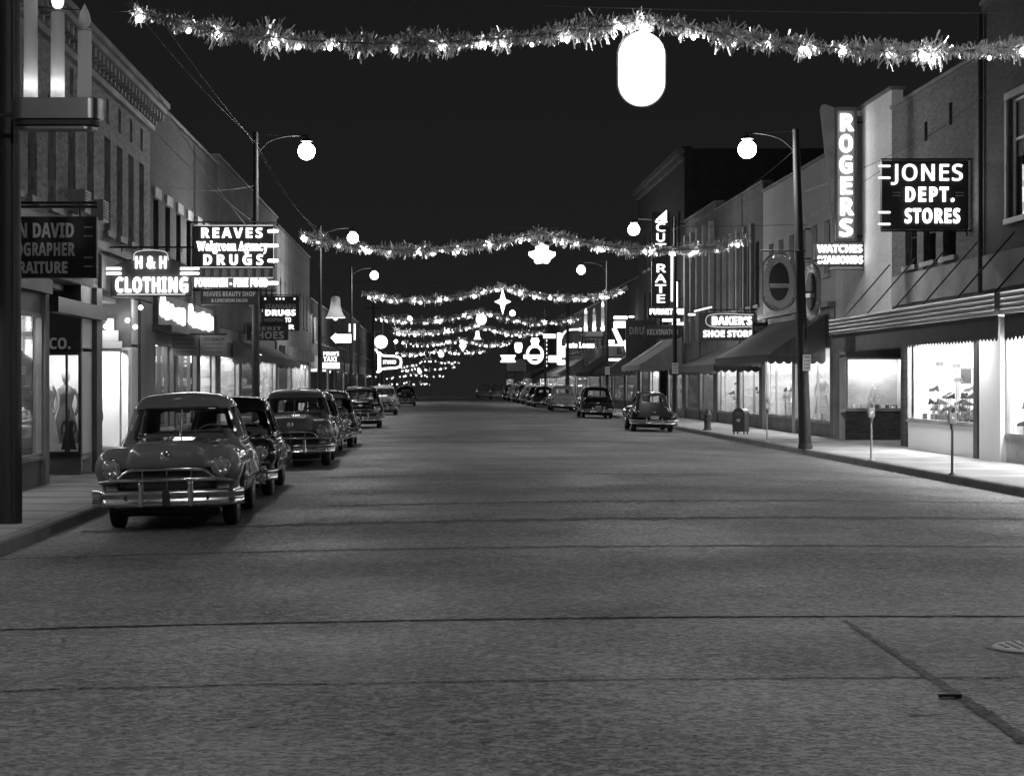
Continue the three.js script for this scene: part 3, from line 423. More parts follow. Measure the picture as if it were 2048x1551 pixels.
awning('pale canvas awning sloping down beside the parked black car on the right', 'R', 95, 104, 4.2, 2.75, 2.2, M.awningPale);
awning('dark rolled awning beyond the pale canvas one on the right', 'R', 116.5, 126, 4, 2.6, 1.9, M.awning);
awning('dark awning behind the crook-shaped neon sign on the right', 'R', 130, 141, 3.9, 2.6, 1.9, M.awningMid);
awning('pale striped-looking awning far down the right side', 'R', 158, 178, 3.9, 2.7, 2, M.awningPale);
awning('farthest dark awning on the right side', 'R', 184, 206, 3.7, 2.6, 2, M.awningMid);
awning('dark awning below the unlit shoes sign on the left', 'L', 62, 80, 3.25, 2.75, 1.0, M.awning);

// ---------------------------------------------------------------- signs, left side
{
  const g = projecting('hanging_sign', 'unlit dark photographer sign hanging beside the candle pole on the left', 'sign', 27.4, -6.75, -5.0, 3.36, 4.27, { side: 'L', arms: [1.12, 1.06], thick: 0.16 }), z = 0.005;
  word(g, 'N DAVID', -0.3, 0.55, 0.6, 0.21, M.letterWhite, z, { depth: 0.012 }); word(g, 'PHOTOGRAPHER', -0.78, 0.55, 0.33, 0.19, M.letterWhite, z, { depth: 0.012 }); word(g, 'PORTRAITURE', -0.74, 0.45, 0.07, 0.17, M.letterWhite, z, { depth: 0.012 });
  for (const y of [0.75, 0.62, 0.3, 0.17]) part(g, 'stripe', rbox(0.13, 0.022, 0.012, 0.004, 0.75, y, z), M.letterDull);
}
{
  const g = projecting('neon_sign', 'stepped neon clothing sign with paired side bars on the left', 'neon sign', 38, -6.7, -4.93, 3.6, 4.52, { side: 'L', L: 5, lw: 1.5, lh: 0.5, ly: 0.25, arms: [1.0], shape: shapeOf([[-0.82, 0], [0.82, 0], [0.82, 0.5], [0.74, 0.6], [0.62, 0.66], [0.5, 0.72], [0.38, 0.74], [0.34, 0.9], [-0.34, 0.9], [-0.38, 0.74], [-0.5, 0.72], [-0.62, 0.66], [-0.74, 0.6], [-0.82, 0.5]]), m: M.signMid });
  word(g, 'H & H', -0.34, 0.34, 0.56, 0.24, M.neon, 0.02); word(g, 'CLOTHING', -0.74, 0.78, 0.07, 0.3, M.neonHot, 0.02, { gap: 0.02 });
  for (const s of [-1, 1]) for (const y of [0.45, 0.55]) part(g, 'neon_bar', rbox(0.4, 0.055, 0.055, 0.026, s * 0.8, y, 0.05), M.neon);
  part(g, 'neon_tube', tube([[-0.36, 0.72, 0.03], [-0.32, 0.88, 0.03], [0.32, 0.88, 0.03], [0.36, 0.72, 0.03]], 0.012), M.neonDim); part(g, 'neon_tube', rod([-0.7, 0.02, 0.03], [0.7, 0.02, 0.03], 0.014), M.neonDim);
}
{
  const g = projecting('neon_sign', 'large three-line neon drugs sign with fountain panel beneath on the left', 'neon sign', 51.4, -6.75, -4.4, 4.42, 6.2, { side: 'L', L: 6, lw: 2.1, lh: 1.1, ly: 1.2, arms: [1.86, -0.04], m: M.signDark, cabinet: false }), z = 0.02;
  part(g, 'upper_cabinet', rbox(2.3, 1.18, 0.22, 0.02, 0, 1.18, -0.11), M.signDark); part(g, 'lower_cabinet', rbox(2.3, 0.3, 0.22, 0.02, 0, 0.17, -0.11), M.signMid); part(g, 'marquee_panel', rbox(2.2, 0.24, 0.18, 0.01, 0, 0.45, -0.1), M.signMid);
  for (let k = 0; k < 9; k++) part(g, 'panel_letter_slot', rbox(0.13, 0.2, 0.02, 0.005, -0.95 + k * 0.235, 0.45, -0.004), M.signPale);
  word(g, 'REAVES', -0.92, 0.82, 1.42, 0.27, M.neon, z, { gap: 0.06 }); word(g, 'Walgreen Agency', -1.02, 0.96, 1.06, 0.25, M.neonHot, z, { font: fontSerif }); word(g, 'DRUGS', -0.86, 0.84, 0.67, 0.28, M.neon, z, { gap: 0.09 });
  word(g, 'FOUNTAIN - FINE FOOD', -1.08, 0.96, 0.06, 0.22, M.neonHot, z);
  for (const y of [1.6, 1.2, 0.78, 0.16]) part(g, 'neon_bar', rbox(0.3, 0.09, 0.07, 0.035, 1.1, y, 0.04), M.neonHot);
  for (const y of [1.76, 0.6, 0.31]) part(g, 'neon_tube', rod([-1.1, y, 0.02], [1.1, y, 0.02], 0.012), M.neonDim); part(g, 'neon_tube', rod([1.12, 0.7, 0.02], [1.12, 1.7, 0.02], 0.012), M.neonDim);
  const b = projecting('hanging_sign', 'unlit beauty shop board under the large drugs sign on the left', 'sign', 51.5, -6.5, -4.9, 3.98, 4.4, { side: 'L', arms: [0.42], thick: 0.1 });
  print(b, 'REAVES BEAUTY SHOP', -0.72, 0.72, 0.24, 0.13, M.letterDull, 0.006); print(b, '& LUNCHEON SALON', -0.5, 0.5, 0.08, 0.09, M.letterDull, 0.006);
}
{ // lit letters along the fascia of the second left block, too glaring to read
  const g = thing('fascia_sign', 'two words of glaring lit letters along the second left block', 'lit sign', [FL, 3.2, 50.1], Math.PI / 2);
  part(g, 'backing', bound(-5.5, 5.5, 0.02, 0.78, 0.01, 0.15), M.trimMid);
  const r = rng(41);
  for (const [a, b, n] of [[-5.3, -1.0, 6], [-0.1, 5.2, 8]]) for (let i = 0; i < n; i++) {
    const w = (b - a) / n, x = a + w * i, hi = i === 0 ? 0.74 : 0.5 + 0.16 * r(), lo = 0.1 + 0.14 * r(), s = new THREE.Shape(); s.moveTo(x, lo + 0.06); s.quadraticCurveTo(x + w * 0.1, hi, x + w * 0.45, hi); s.quadraticCurveTo(x + w * 0.88, hi, x + w * (0.8 + 0.14 * r()), hi * 0.6); s.quadraticCurveTo(x + w * 0.95, lo, x + w * 0.5, lo); s.closePath();
    part(g, 'neon_letter', extrude(s, 0.05, 0.01).translate(0, 0, 0.16), M.neonHot);
  }
  areaLight(g, 10, 0.5, 3, [0, 0.4, 0.26], FRONT);
}
{ // two printed boards
  const board = (label, X0, X1, lines) => { const g = projecting('hanging_sign', label, 'sign', 47.6, X0, X1, 2.5, 3.02, { side: 'L', arms: [0.56], thick: 0.05, m: M.signPale }); const w = (X1 - X0) / 2 - 0.06; lines.forEach(([t, k], i) => print(g, t, -w * k, w * k, 0.39 - i * 0.105, 0.075, M.black, 0.006)); };
  board('grey printed office board with unreadable lines beside the realty board on the left', -6.75, -6.07, [['-----------', 0.9], ['---------', 0.8], ['------------', 0.95], ['-----------', 0.85]]);
  board('grey printed realty board hanging over the left sidewalk', -6.03, -5.33, [['CITY REALTY', 0.95], ['------------', 0.9], ['-----------', 0.7], ['------------', 0.8]]);
}
{
  const g = projecting('hanging_sign', 'dim drugs sign with a row of bulbs on top on the left', 'sign', 72.4, -6.75, -5.27, 3.85, 5.2, { side: 'L', arms: [1.4], L: 1.2 }), z = 0.01;
  print(g, 'STANDARD', -0.6, 0.6, 0.88, 0.17, M.letterDull, z); word(g, 'DRUGS', -0.62, 0.6, 0.6, 0.22, M.neon, z);
  for (const [x, y, t] of [[0.3, 0.34, 'TO'], [0.42, 0.06, 'R']]) word(g, t, x - 0.12, x + 0.12, y, 0.18, M.neonSoft, z); print(g, 'PRESCRIPTIONS', -0.65, 0.1, 0.36, 0.12, M.letterDull, z);
  for (const x of [-0.6, -0.15, -0.02, 0.12, 0.55]) part(g, 'bulb', new THREE.SphereGeometry(0.04, 10, 8), M.neonSoft, x, 1.25, 0.04);
  const b = projecting('hanging_sign', 'unlit shoes sign hanging below the dim drugs sign on the left', 'sign', 66.6, -6.75, -5.25, 3.35, 3.9, { side: 'L', arms: [0.6] }); word(b, 'SHOES', -0.6, 0.6, 0.05, 0.26, M.letterDull, 0.01, { depth: 0.015 }); print(b, 'MERIT', -0.5, 0.5, 0.36, 0.12, M.letterDull, 0.012);
}
{
  const g = projecting('neon_sign', 'white taxi sign standing low on the left beyond the bright shop', 'neon sign', 110, -6.65, -5.6, 2.65, 3.75, { side: 'L', L: 3, arms: [1.15] }); word(g, 'PENN\u2019S', -0.48, 0.48, 0.78, 0.24, M.neonSoft, 0.01); word(g, 'TAXI', -0.46, 0.36, 0.44, 0.27, M.neonSoft, 0.01); part(g, 'neon_panel', rbox(1.02, 0.34, 0.04, 0.015, 0, 0.2, 0.01), M.neon);
  const a = projecting('neon_arrow', 'bright white arrow sign pointing left above the left sidewalk', 'neon sign', 112, -6.3, -4.75, 4.2, 5.5, { side: 'L', L: 3, lh: 0.5, ly: 0.35, cabinet: false, arms: [0.4] });
  part(a, 'neon_arrow_panel', extrude(shapeOf([[-0.72, 0.36], [-0.42, 0.62], [-0.38, 0.55], [0.5, 0.55], [0.5, 0.06], [-0.38, 0.06], [-0.42, 0.02]]), 0.08, 0.01), M.neon); for (const [x, y, h] of [[0.42, 0.95, 0.5], [0.72, 0.7, 1.0]]) part(a, 'neon_bar', rbox(0.11, h, 0.08, 0.04, x, y, 0.04), M.neonSoft);
  const s = projecting('neon_sign', 'flashbulb-shaped studio sign outlined in bulbs on the left', 'neon sign', 158, -5.15, -2.75, 2.65, 4.5, { side: 'L', cabinet: false, arms: [1.0], L: 1.5 });
  part(s, 'cabinet', extrude(shapeOf([[-0.9, 0.25], [-0.6, 0.3], [0.9, 0.5], [1.05, 0.62], [1.05, 1.25], [0.9, 1.38], [-0.6, 1.58], [-0.9, 1.62]]), 0.1).translate(0, 0, -0.11), M.signDark);
  part(s, 'neon_outline', tube([[-0.95, 0.1, 0.05], [-0.7, 0.16, 0.05], [-0.5, 0.34, 0.05], [0.85, 0.5, 0.05], [1.08, 0.66, 0.05], [1.1, 1.2, 0.05], [0.85, 1.4, 0.05], [-0.5, 1.55, 0.05], [-0.7, 1.74, 0.05], [-0.95, 1.8, 0.05]], 0.09, 80, 8), M.neon); part(s, 'neon_bar', rbox(0.26, 1.5, 0.12, 0.06, -0.72, 0.94, 0.05), M.neonHot); word(s, 'STUDIO', -0.42, 0.72, 0.8, 0.32, M.neonSoft, 0.01);
  part(s, 'ball_finial', new THREE.SphereGeometry(0.12, 14, 10), M.neon, -1.02, 2.0, 0);
}
// ---------------------------------------------------------------- signs, right side
{
  const g = projecting('neon_sign', 'big neon department stores sign on the right', 'neon sign', 44, 10.66, 12.72, 5.46, 7.1, { side: 'R', L: 2.2, arms: [1.68, -0.03], m: M.signDark }), z = 0.01;
  word(g, 'JONES', -0.76, 0.9, 1.16, 0.38, M.neonSoft, z, { gap: 0.03, font: fontThin }); word(g, 'DEPT.', -0.5, 0.7, 0.66, 0.34, M.neon, z, { gap: 0.05 }); word(g, 'STORES', -0.5, 0.83, 0.15, 0.34, M.neon, z, { gap: 0.03 });
  for (const y of [1.5, 1.22, 0.4, 0.12]) part(g, 'neon_bar', rbox(0.3, 0.055, 0.05, 0.025, -0.98, y, 0.03), M.neonSoft); for (const x of [-0.68, 0.82]) for (const y of [0.8, 0.87]) part(g, 'stripe', rbox(0.2, 0.02, 0.012, 0.005, x, y, 0.01), M.letterDull);
  for (const yy of [1.3, 0.2]) part(g, 'wall_stay', rod([1.0, yy, -0.11], [1.05, yy - 0.35, -0.2], 0.02), M.iron);
}
{
  const g = thing('neon_sign', 'tall vertical neon sign on a swept fin above a diamonds box', 'neon sign', [12.2, 5.28, 55]);
  part(g, 'fin', extrude(shapeOf([[0.6, 0.75], [-0.18, 0.75], [-0.62, 4.72], [-0.58, 4.82], [-0.5, 4.84], [0.6, 4.45]]), 0.1, 0.02).translate(0, 0, -0.42), M.stucco);
  part(g, 'cabinet', rbox(0.62, 4.0, 0.26, 0.02, 0.08, 2.74, -0.13), M.signMid);
  part(g, 'face_panel', rbox(0.5, 3.8, 0.02, 0.008, 0.05, 2.72, 0.012), M.signPale);
  [...'ROGERS'].forEach((c, i) => word(g, c, -0.17, 0.27, 4.02 - i * 0.625, 0.5, M.neonHot, 0.026)); word(g, '\u2019', 0.05, 0.2, 0.98 + 0.2, 0.2, M.neonSoft, 0.026);
  part(g, 'lower_cabinet', rbox(1.48, 0.72, 0.26, 0.03, -0.13, 0.36, -0.13), M.signMid);
  word(g, 'WATCHES', -0.8, 0.54, 0.41, 0.22, M.neonHot, 0.01); word(g, 'DIAMONDS', -0.8, 0.56, 0.08, 0.22, M.neonHot, 0.01);
  part(g, 'bracket', rod([0.6, 4.3, -0.2], [0.36, 4.3, -0.2], 0.03), M.iron); part(g, 'bracket', rod([0.6, 0.9, -0.2], [0.36, 0.9, -0.2], 0.03), M.iron); part(g, 'shelf', rbox(1.0, 0.08, 0.3, 0.02, 0.1, -0.07, -0.13), M.trim);
  areaLight(g, 0.5, 3.8, 3.6, [0.05, 2.72, 0.12], FRONT); areaLight(g, 1.3, 0.6, 1.6, [-0.13, 0.36, 0.12], FRONT); areaLight(g, 0.5, 3.6, 1.2, [0.05, 2.72, -0.46], [0, 0, 0]);
}
{
  const g = projecting('neon_sign', 'two-line neon shoe store sign with rounded end on the right', 'neon sign', 73.4, 10.5, 12.75, 3.5, 4.6, { side: 'R', L: 5, arms: [1.22], m: M.signMid }), z = 0.01;
  word(g, 'BAKER\u2019S', -0.62, 1.0, 0.62, 0.32, M.neonHot, z); word(g, 'SHOE STORE', -0.95, 1.05, 0.14, 0.25, M.neon, z);
  part(g, 'neon_tube', tube([[1.06, 1.02, 0.03], [-0.5, 1.04, 0.03], [-0.78, 0.95, 0.03], [-0.84, 0.78, 0.03], [-0.78, 0.62, 0.03], [-0.5, 0.54, 0.03], [1.06, 0.54, 0.03]], 0.018, 50), M.neonDim);
  part(g, 'neon_tube', tube([[-1.3, 1.15, 0.05], [-1.1, 1.2, 0.05], [-0.6, 1.32, 0.05]], 0.04), M.neonSoft); part(g, 'neon_bar', rbox(0.3, 0.09, 0.06, 0.03, -1.4, 1.02, 0.04), M.neonSoft);
  const b = projecting('hanging_sign', 'small dark painted shoe store board above the large awning on the right', 'sign', 70.6, 12.15, 12.77, 3.3, 4.12, { side: 'R', arms: [0.86], thick: 0.1 }); print(b, 'BAKER\u2019S', -0.22, 0.22, 0.48, 0.2, M.letterDull, 0.006); print(b, 'SHOE STORE', -0.25, 0.25, 0.16, 0.16, M.letterDull, 0.006);
}
{
  const g = thing('neon_sign', 'tall dark vertical neon cut rate sign on the right', 'neon sign', [11.55, 5.1, 94]);
  part(g, 'cabinet', rbox(0.95, 4.8, 0.26, 0.02, 0, 3.0, -0.13), M.signDark); part(g, 'lower_cabinet', rbox(1.95, 0.5, 0.26, 0.02, 0.3, 0.28, -0.13), M.signDark);
  [...'CUT RATE'].forEach((c, i) => { if (c !== ' ') word(g, c, -0.3, 0.24, 4.42 - i * 0.515 - (i > 3 ? 0.02 : 0), 0.4, M.neon, 0.01, { font: fontThin }); });
  part(g, 'neon_crest', extrude(shapeOf([[-0.3, 4.98], [0.28, 4.98], [0.28, 5.5], [0.12, 5.36]]), 0.04).translate(0, 0, 0), M.neon); part(g, 'neon_bar', rbox(0.62, 0.08, 0.06, 0.03, 0, 4.9, 0.03), M.neon);
  part(g, 'neon_column', rbox(0.2, 2.5, 0.12, 0.04, 0.6, 2.1, 0.0), M.neonHot); part(g, 'neon_column', rbox(0.16, 1.3, 0.12, 0.04, 0.76, 1.2, 0.0), M.neonHot);
  word(g, 'FURNITURE', -0.6, 1.22, 0.2, 0.28, M.neonHot, 0.01); for (const [x, y, w] of [[0.5, -0.1, 0.9], [0.9, -0.28, 0.7]]) part(g, 'neon_bar', rbox(w, 0.14, 0.08, 0.04, x, y, 0), M.neon);
  for (const y of [4.8, 1.0]) part(g, 'bracket', rod([1.25, y, -0.13], [0.4, y, -0.13], 0.03), M.iron);
  areaLight(g, 0.5, 4, 5, [0, 2.9, 0.12], FRONT); areaLight(g, 0.4, 2.4, 12, [0.78, 2, -0.3], [0, 0, 0]);
  const k = projecting('hanging_sign', 'unlit dark appliance sign half hidden by a lamp post on the right', 'sign', 95.4, 10.85, 12.72, 4.1, 4.75, { side: 'R', arms: [0.7] }); word(k, 'KELVINATOR', -0.82, 0.82, 0.2, 0.28, M.letterDull, 0.01, { depth: 0.015 });
  const d = projecting('hanging_sign', 'unlit drugs board behind the appliance sign on the right', 'sign', 106, 11.0, 12.75, 3.0, 5.4, { side: 'R', arms: [2.45], m: M.signDark }); word(d, 'DRUGS', -0.7, 0.7, 1.6, 0.42, M.signPale, 0.01, { depth: 0.015 });
}
{ // mortar and pestle
  const g = projecting('neon_sign', 'glowing mortar-and-pestle sign above a lit panel on the right', 'neon sign', 118, 11.1, 12.75, 3.2, 6.1, { side: 'R', cabinet: false, L: 2.5, arms: [2.95] });
  part(g, 'neon_bar', rbox(0.88, 0.2, 0.1, 0.05, -0.02, 2.78, 0), M.neon); part(g, 'neon_bar', rbox(0.36, 0.12, 0.1, 0.05, 0.68, 2.84, 0), M.neon); part(g, 'neon_panel', rbox(0.8, 0.42, 0.1, 0.05, -0.06, 2.34, 0), M.neon);
  part(g, 'neon_pestle', extrude(shapeOf([[-0.55, 2.06], [-0.32, 2.1], [0.14, 1.16], [-0.1, 1.06]]), 0.1, 0.03), M.neonSoft); part(g, 'neon_mortar', lathe([[0.02, 0], [0.22, 0.02], [0.19, 0.14], [0.24, 0.5], [0.32, 1.05], [0.28, 1.1], [0, 1.1]], 20), M.neon, 0.52, 0.24, -0.1);
  part(g, 'display_cabinet', rbox(0.98, 0.66, 0.2, 0.02, -0.34, 0.66, -0.1), M.signPale); word(g, 'EL', -0.28, 0.1, 0.46, 0.4, M.black, 0.01); part(g, 'neon_tube', rod([-0.8, 1.04, 0.02], [0.2, 1.04, 0.02], 0.05), M.neon); part(g, 'neon_bar', rbox(1.7, 0.16, 0.12, 0.06, 0.02, 0.1, 0), M.neon); part(g, 'neon_bar', rbox(0.4, 0.22, 0.1, 0.05, -0.6, 1.25, 0), M.neon);
}
{
  const a = projecting('neon_sign', 'neon loan sign in cursive along a dark bracket on the far right side', 'neon sign', 146, 10.3, 12.75, 4.4, 5.2, { side: 'R', L: 2, cabinet: false, arms: [0.1] }); word(a, 'Auto Loans', -1.2, 1.15, 0.2, 0.42, M.neon, 0, { font: fontSerif });
  const c = thing('neon_sign', 'vertical neon tube bent into a crook at the top on the far right side', 'neon sign', [10.16, 3.3, 150]);
  part(c, 'neon_post', rbox(0.36, 2.6, 0.2, 0.08, 0, 1.3, 0), M.neon); part(c, 'neon_crook', tube([[0.16, 2.1, 0], [0.3, 2.45, 0], [0.6, 2.75, 0], [1.0, 2.84, 0], [1.7, 2.86, 0]], 0.08, 30, 8), M.neonSoft); part(c, 'neon_knob', new THREE.SphereGeometry(0.14, 12, 10), M.neon, 1.7, 2.86, 0); part(c, 'neon_side_panel', rbox(0.28, 0.95, 0.15, 0.06, 0.36, 1.05, 0), M.neonSoft); part(c, 'neon_foot_panel', rbox(0.6, 0.4, 0.2, 0.08, 0.18, 0.2, 0), M.neon); part(c, 'bracket', rod([0, 1.6, -0.1], [2.64, 1.6, -0.1], 0.03), M.iron);
  areaLight(c, 0.8, 2.5, 2, [0, 1.3, 0.25], FRONT);
  const r = thing('neon_sign', 'ring-shaped jewellery sign with a gem on top on the far right side', 'neon sign', [10.15, 3.66, 186]);
  part(r, 'neon_ring', new THREE.TorusGeometry(0.75, 0.14, 10, 40).scale(1, 1.12, 1), M.neon, 0, 1.04, 0); part(r, 'neon_gem', extrude(shapeOf([[-0.26, 1.95], [0.26, 1.95], [0.4, 2.4], [0.3, 2.65], [-0.3, 2.65], [-0.4, 2.4]]), 0.2, 0.04), M.neon); part(r, 'neon_name_panel', rbox(1.7, 0.4, 0.12, 0.05, -0.3, 0.8, 0.12), M.neon); part(r, 'bracket', rod([0.8, 1.3, -0.2], [FR - 10.15, 1.3, -0.2], 0.03), M.iron); for (let k = 0; k < 7; k++) part(r, 'neon_bulb', new THREE.SphereGeometry(0.13, 10, 8), M.neonSoft, 1.12, k * 0.42 - 0.1, 0); areaLight(r, 1.6, 1.6, 2, [0, 1.0, 0.3], FRONT);
  const s = thing('neon_sign', 'small spool-shaped neon sign left of the ring sign on the far right side', 'neon sign', [7.85, 4.0, 196]); part(s, 'neon_panel', rbox(1.35, 0.5, 0.14, 0.07, 0, 0.4, 0), M.neonSoft); for (const y of [0.1, 0.7]) part(s, 'neon_bar', rbox(1.64, 0.2, 0.14, 0.07, 0, y, 0), M.neonSoft); part(s, 'bracket', rod([0, 0.4, -0.12], [4.85, 0.4, -0.12], 0.03), M.iron);
  for (const [i, [X, Y, Z, w, h, L]] of [[10.3, 6.0, 165, 1.1, 0.4, 'bright lozenge sign above the ring sign on the far right side'], [10.3, 3.9, 160, 0.8, 0.6, 'broad glowing sign between the ring and the crook on the far right side'], [9.6, 3.9, 214, 2.2, 1.4, 'dim panelled sign farthest down the right side']].entries()) { const q = thing('lit_sign', L, 'sign', [X + bend(Z), Y, Z]); part(q, 'neon_panel', rbox(w, h, 0.16, 0.06, 0, 0, 0), i === 2 ? M.signPale : M.neonSoft); part(q, 'frame', rbox(w + 0.2, 0.1, 0.2, 0.03, 0, h / 2 + 0.06, 0), M.signDark); part(q, 'bracket', rod([w / 2, h / 2 + 0.06, -0.1], [FR - X, h / 2 + 0.06, -0.1], 0.03), M.iron); }
}

// ---------------------------------------------------------------- street lamps
const LAMP_CD = 82;      // candela straight down; the hood lets little out sideways
function streetLamp(label, X, Z, lampX, lampY, o = {}) {
  const y0 = walk(Z), g = thing('street_lamp', label, 'street lamp', [X, y0, Z], 0, 'street lamps along the kerbs'), H = lampY - y0 + 0.12, d = lampX - X, s = Math.sign(d), r = o.r ?? 0.115;
  const pole = part(g, 'pole', new THREE.CylinderGeometry(r * 0.55, r, H + 0.3, 14).translate(0, (H + 0.3) / 2, 0), M.pole);
  if (o.tilt) pole.rotation.z = o.tilt;
  const tx = o.tilt ? -Math.sin(o.tilt) * H : 0;
  part(g, 'base', lathe([[r * 1.15, 0], [r * 1.15, 0.12], [r * 1.02, 0.14]], 16), M.pole);
  part(g, 'arm', tube([[tx, H - 0.35, 0], [tx + d * 0.25, H + 0.02, 0], [tx + d * 0.6, H + 0.18, 0], [d, H + 0.2, 0]], 0.017, 20, 8), M.iron);
  part(g, 'stay', rod([tx, H + 0.25, 0], [tx + d * 0.55, H + 0.2, 0], 0.008), M.iron);
  part(g, 'hood', lathe([[0.05, 0.3], [0.06, 0.2], [0.11, 0.16], [0.17, 0.1], [0.16, 0.09], [0.1, 0.13], [0, 0.14]], 20), M.steelRough, d, H - 0.06, 0);
  part(g, 'lamp_globe', new THREE.SphereGeometry(0.245, 24, 16), M.lampGlobe, d, H - 0.24, 0);
  const cd = o.cd ?? LAMP_CD, p = new THREE.SpotLight(0xffffff, cd, 0, 1.42, 1, 2); p.position.set(d, H - 0.24, 0); p.target.position.set(d, 0, 0); p.castShadow = true; p.shadow.radius = 9; g.add(p, p.target);
  const q = new THREE.PointLight(0xffffff, cd * (o.spill ?? 0.3), 0, 2); q.position.set(d, H - 0.26, 0); q.castShadow = true; q.shadow.radius = 9; g.add(q);
  for (const v of o.insulators ?? []) part(g, 'bracket_stub', rod([0, v, 0], [s * -0.16, v, 0], 0.025), M.iron);
  return g;
}
streetLamp('street lamp over the near right lane on a pole outside the picture', 10.2, 24.2, 8.6, 8.3, { cd: 52 });
streetLamp('street lamp on the left pole behind the crossing, before the drugs sign', -5.06, 52.5, -3.62, 8.5, { r: 0.125, insulators: [6.4, 5.2] });
streetLamp('street lamp on the leaning right pole carrying the oval plaque', 9.98, 49.7, 8.42, 8.2, { r: 0.17, tilt: 0.03, insulators: [5.9, 5.1, 4.2] });
streetLamp('second left street lamp in view, above the first cross-street garland', -5.06, 82, -3.6, 8.35);
streetLamp('second right street lamp in view, left of the vertical cut rate sign', 10.0, 76.8, 8.3, 8.3);
streetLamp('third left street lamp in view, beside the arrow sign', -5.06, 113, -3.65, 8.5);
streetLamp('third right street lamp in view, behind the second candle tray', 10.0, 106.8, 8.5, 8.45);
streetLamp('far left street lamp above the ball ornament', -5.06 + bend(181), 181, -2.4, 8.2);
streetLamp('far right street lamp right of the star pendant', 10.0, 166, 7.05, 8.2);
streetLamp('farthest left street lamp near the studio sign', -5.06 + bend(262), 262, -6.0 + 0.6, 8.0 + drop(262), { cd: 40 });
streetLamp('street lamp over the near left lane on a pole outside the picture', -5.36, 12.5, -2.6, 8.6, { cd: 60, spill: 0.75 });
streetLamp('street lamp behind the camera on the right kerb', 10.2, -5, 8.6, 8.3, { cd: 40 });
// plain poles without a lamp in view
function darkPole() { const g = thing('utility_pole', 'dark pole at the left edge of the photo carrying the candle tray', 'pole', [-5.36, WALK, 23.3], 0, 'utility poles'); part(g, 'shaft', new THREE.CylinderGeometry(0.13, 0.17, 9.6, 16).translate(0, 4.8, 0), M.pole); part(g, 'crossarm', rbox(1.6, 0.1, 0.09, 0.01, 0, 9.2, 0.15), M.wood); part(g, 'conduit', rod([0.1, 0.1, 0.15], [0.08, 9, 0.13], 0.02), M.iron); for (const x of [-0.6, 0.6]) part(g, 'insulator', lathe([[0, 0.12], [0.03, 0.1], [0.04, 0.04], [0.02, 0]], 10), M.trim, x, 9.25, 0.15); }
darkPole();
function plainPole(label, X, Z, H) { const g = thing('utility_pole', label, 'pole', [X, walk(Z), Z], 0, 'utility poles'); part(g, 'shaft', new THREE.CylinderGeometry(0.09, 0.14, H, 12).translate(0, H / 2, 0), M.wood); part(g, 'crossarm', rbox(1.4, 0.1, 0.09, 0.01, 0, H - 0.4, 0.1), M.wood); for (const x of [-0.55, 0, 0.55]) part(g, 'insulator', lathe([[0, 0.12], [0.03, 0.1], [0.04, 0.04], [0.02, 0]], 10), M.trim, x, H - 0.35, 0.1); return g; }
plainPole('dark utility pole beside the studio sign on the left', -5.1, 156, 8.5); plainPole('utility pole at the far right kerb by the crook-shaped neon', 10.05, 139, 8.2);

// ---------------------------------------------------------------- signs on posts
function postSign(label, X, Z, y0, w, h, lines) { const g = thing('parking_sign', label, 'sign', [X, y0, Z], 0.05, 'white parking signs on the lamp posts'); part(g, 'plate', rbox(w, h, 0.012, 0.005, 0, h / 2, 0), M.white); lines.forEach((t, i) => print(g, t, -w * 0.36, w * 0.36, h - (i + 1) * h / (lines.length + 0.5), h / (lines.length + 1) * 0.62, M.black, 0.008)); part(g, 'strap', rbox(w * 0.6, 0.03, 0.02, 0.005, 0, h * 0.8, -0.02), M.iron); return g; }
postSign('white parking regulation sign on the leaning lamp post', 9.98, 49.5, 2.13, 0.22, 0.44, ['PARKING', '8 AM', 'TO 6 PM', '1 HR']);
postSign('pale parking sign on the lamp post before the pale awning', 10.0, 76.65, 2.2, 0.26, 0.44, ['PARKING', '8 AM', '1 HR']);
postSign('pale parking sign on the third right lamp post', 10.0, 106.65, 2.3, 0.26, 0.44, ['PARKING', '1 HR']);

// ---------------------------------------------------------------- parking meters, hydrant, mailbox
function meter(label, X, Z, pm) {
  const g = thing('parking_meter', label, 'parking meter', [X, WALK, Z], 0.05, 'parking meters along the right kerb'); g.scale.set(0.72, 0.97, 0.8);
  part(g, 'post', lathe([[0.11, 0], [0.1, 0.02], [0.05, 0.04], [0.036, 0.07], [0.032, 0.9]], 14), pm);
  part(g, 'collar', lathe([[0.033, 0.88], [0.05, 0.9], [0.06, 0.96], [0.075, 1.02]], 14), M.steelRough);
  const head = part(g, 'head', extrude((() => { const s = new THREE.Shape(); s.moveTo(-0.075, 1.02); s.quadraticCurveTo(-0.105, 1.14, -0.085, 1.22); s.quadraticCurveTo(-0.07, 1.36, 0, 1.37); s.quadraticCurveTo(0.07, 1.36, 0.085, 1.22); s.quadraticCurveTo(0.105, 1.14, 0.075, 1.02); s.closePath(); return s; })(), 0.09, 0.015).translate(0, 0, -0.05), mat(0.32, 0.35, { metalness: 0.6 }));
  part(head, 'dial_glass', new THREE.CircleGeometry(0.055, 18), M.darkGlass, 0, 1.28, 0.06); part(head, 'coin_plate', rbox(0.08, 0.06, 0.01, 0.003, 0, 1.12, 0.057), M.chrome); part(head, 'handle', rod([0.03, 1.1, 0.06], [0.03, 1.1, 0.09], 0.012), M.chrome); return g;
}
const pmPale = mat(0.5, 0.5, { map: wearMap }), pmDark = mat(0.05, 0.5);
meter('nearest parking meter, with dark post, before the brightest window', 9.98, 35.6, pmDark);
meter('pale parking meter before the jeweller\u2019s small window', 9.98, 42.2, pmPale);
meter('pale parking meter between the mailbox and the leaning lamp post', 9.98, 55.4, pmPale);
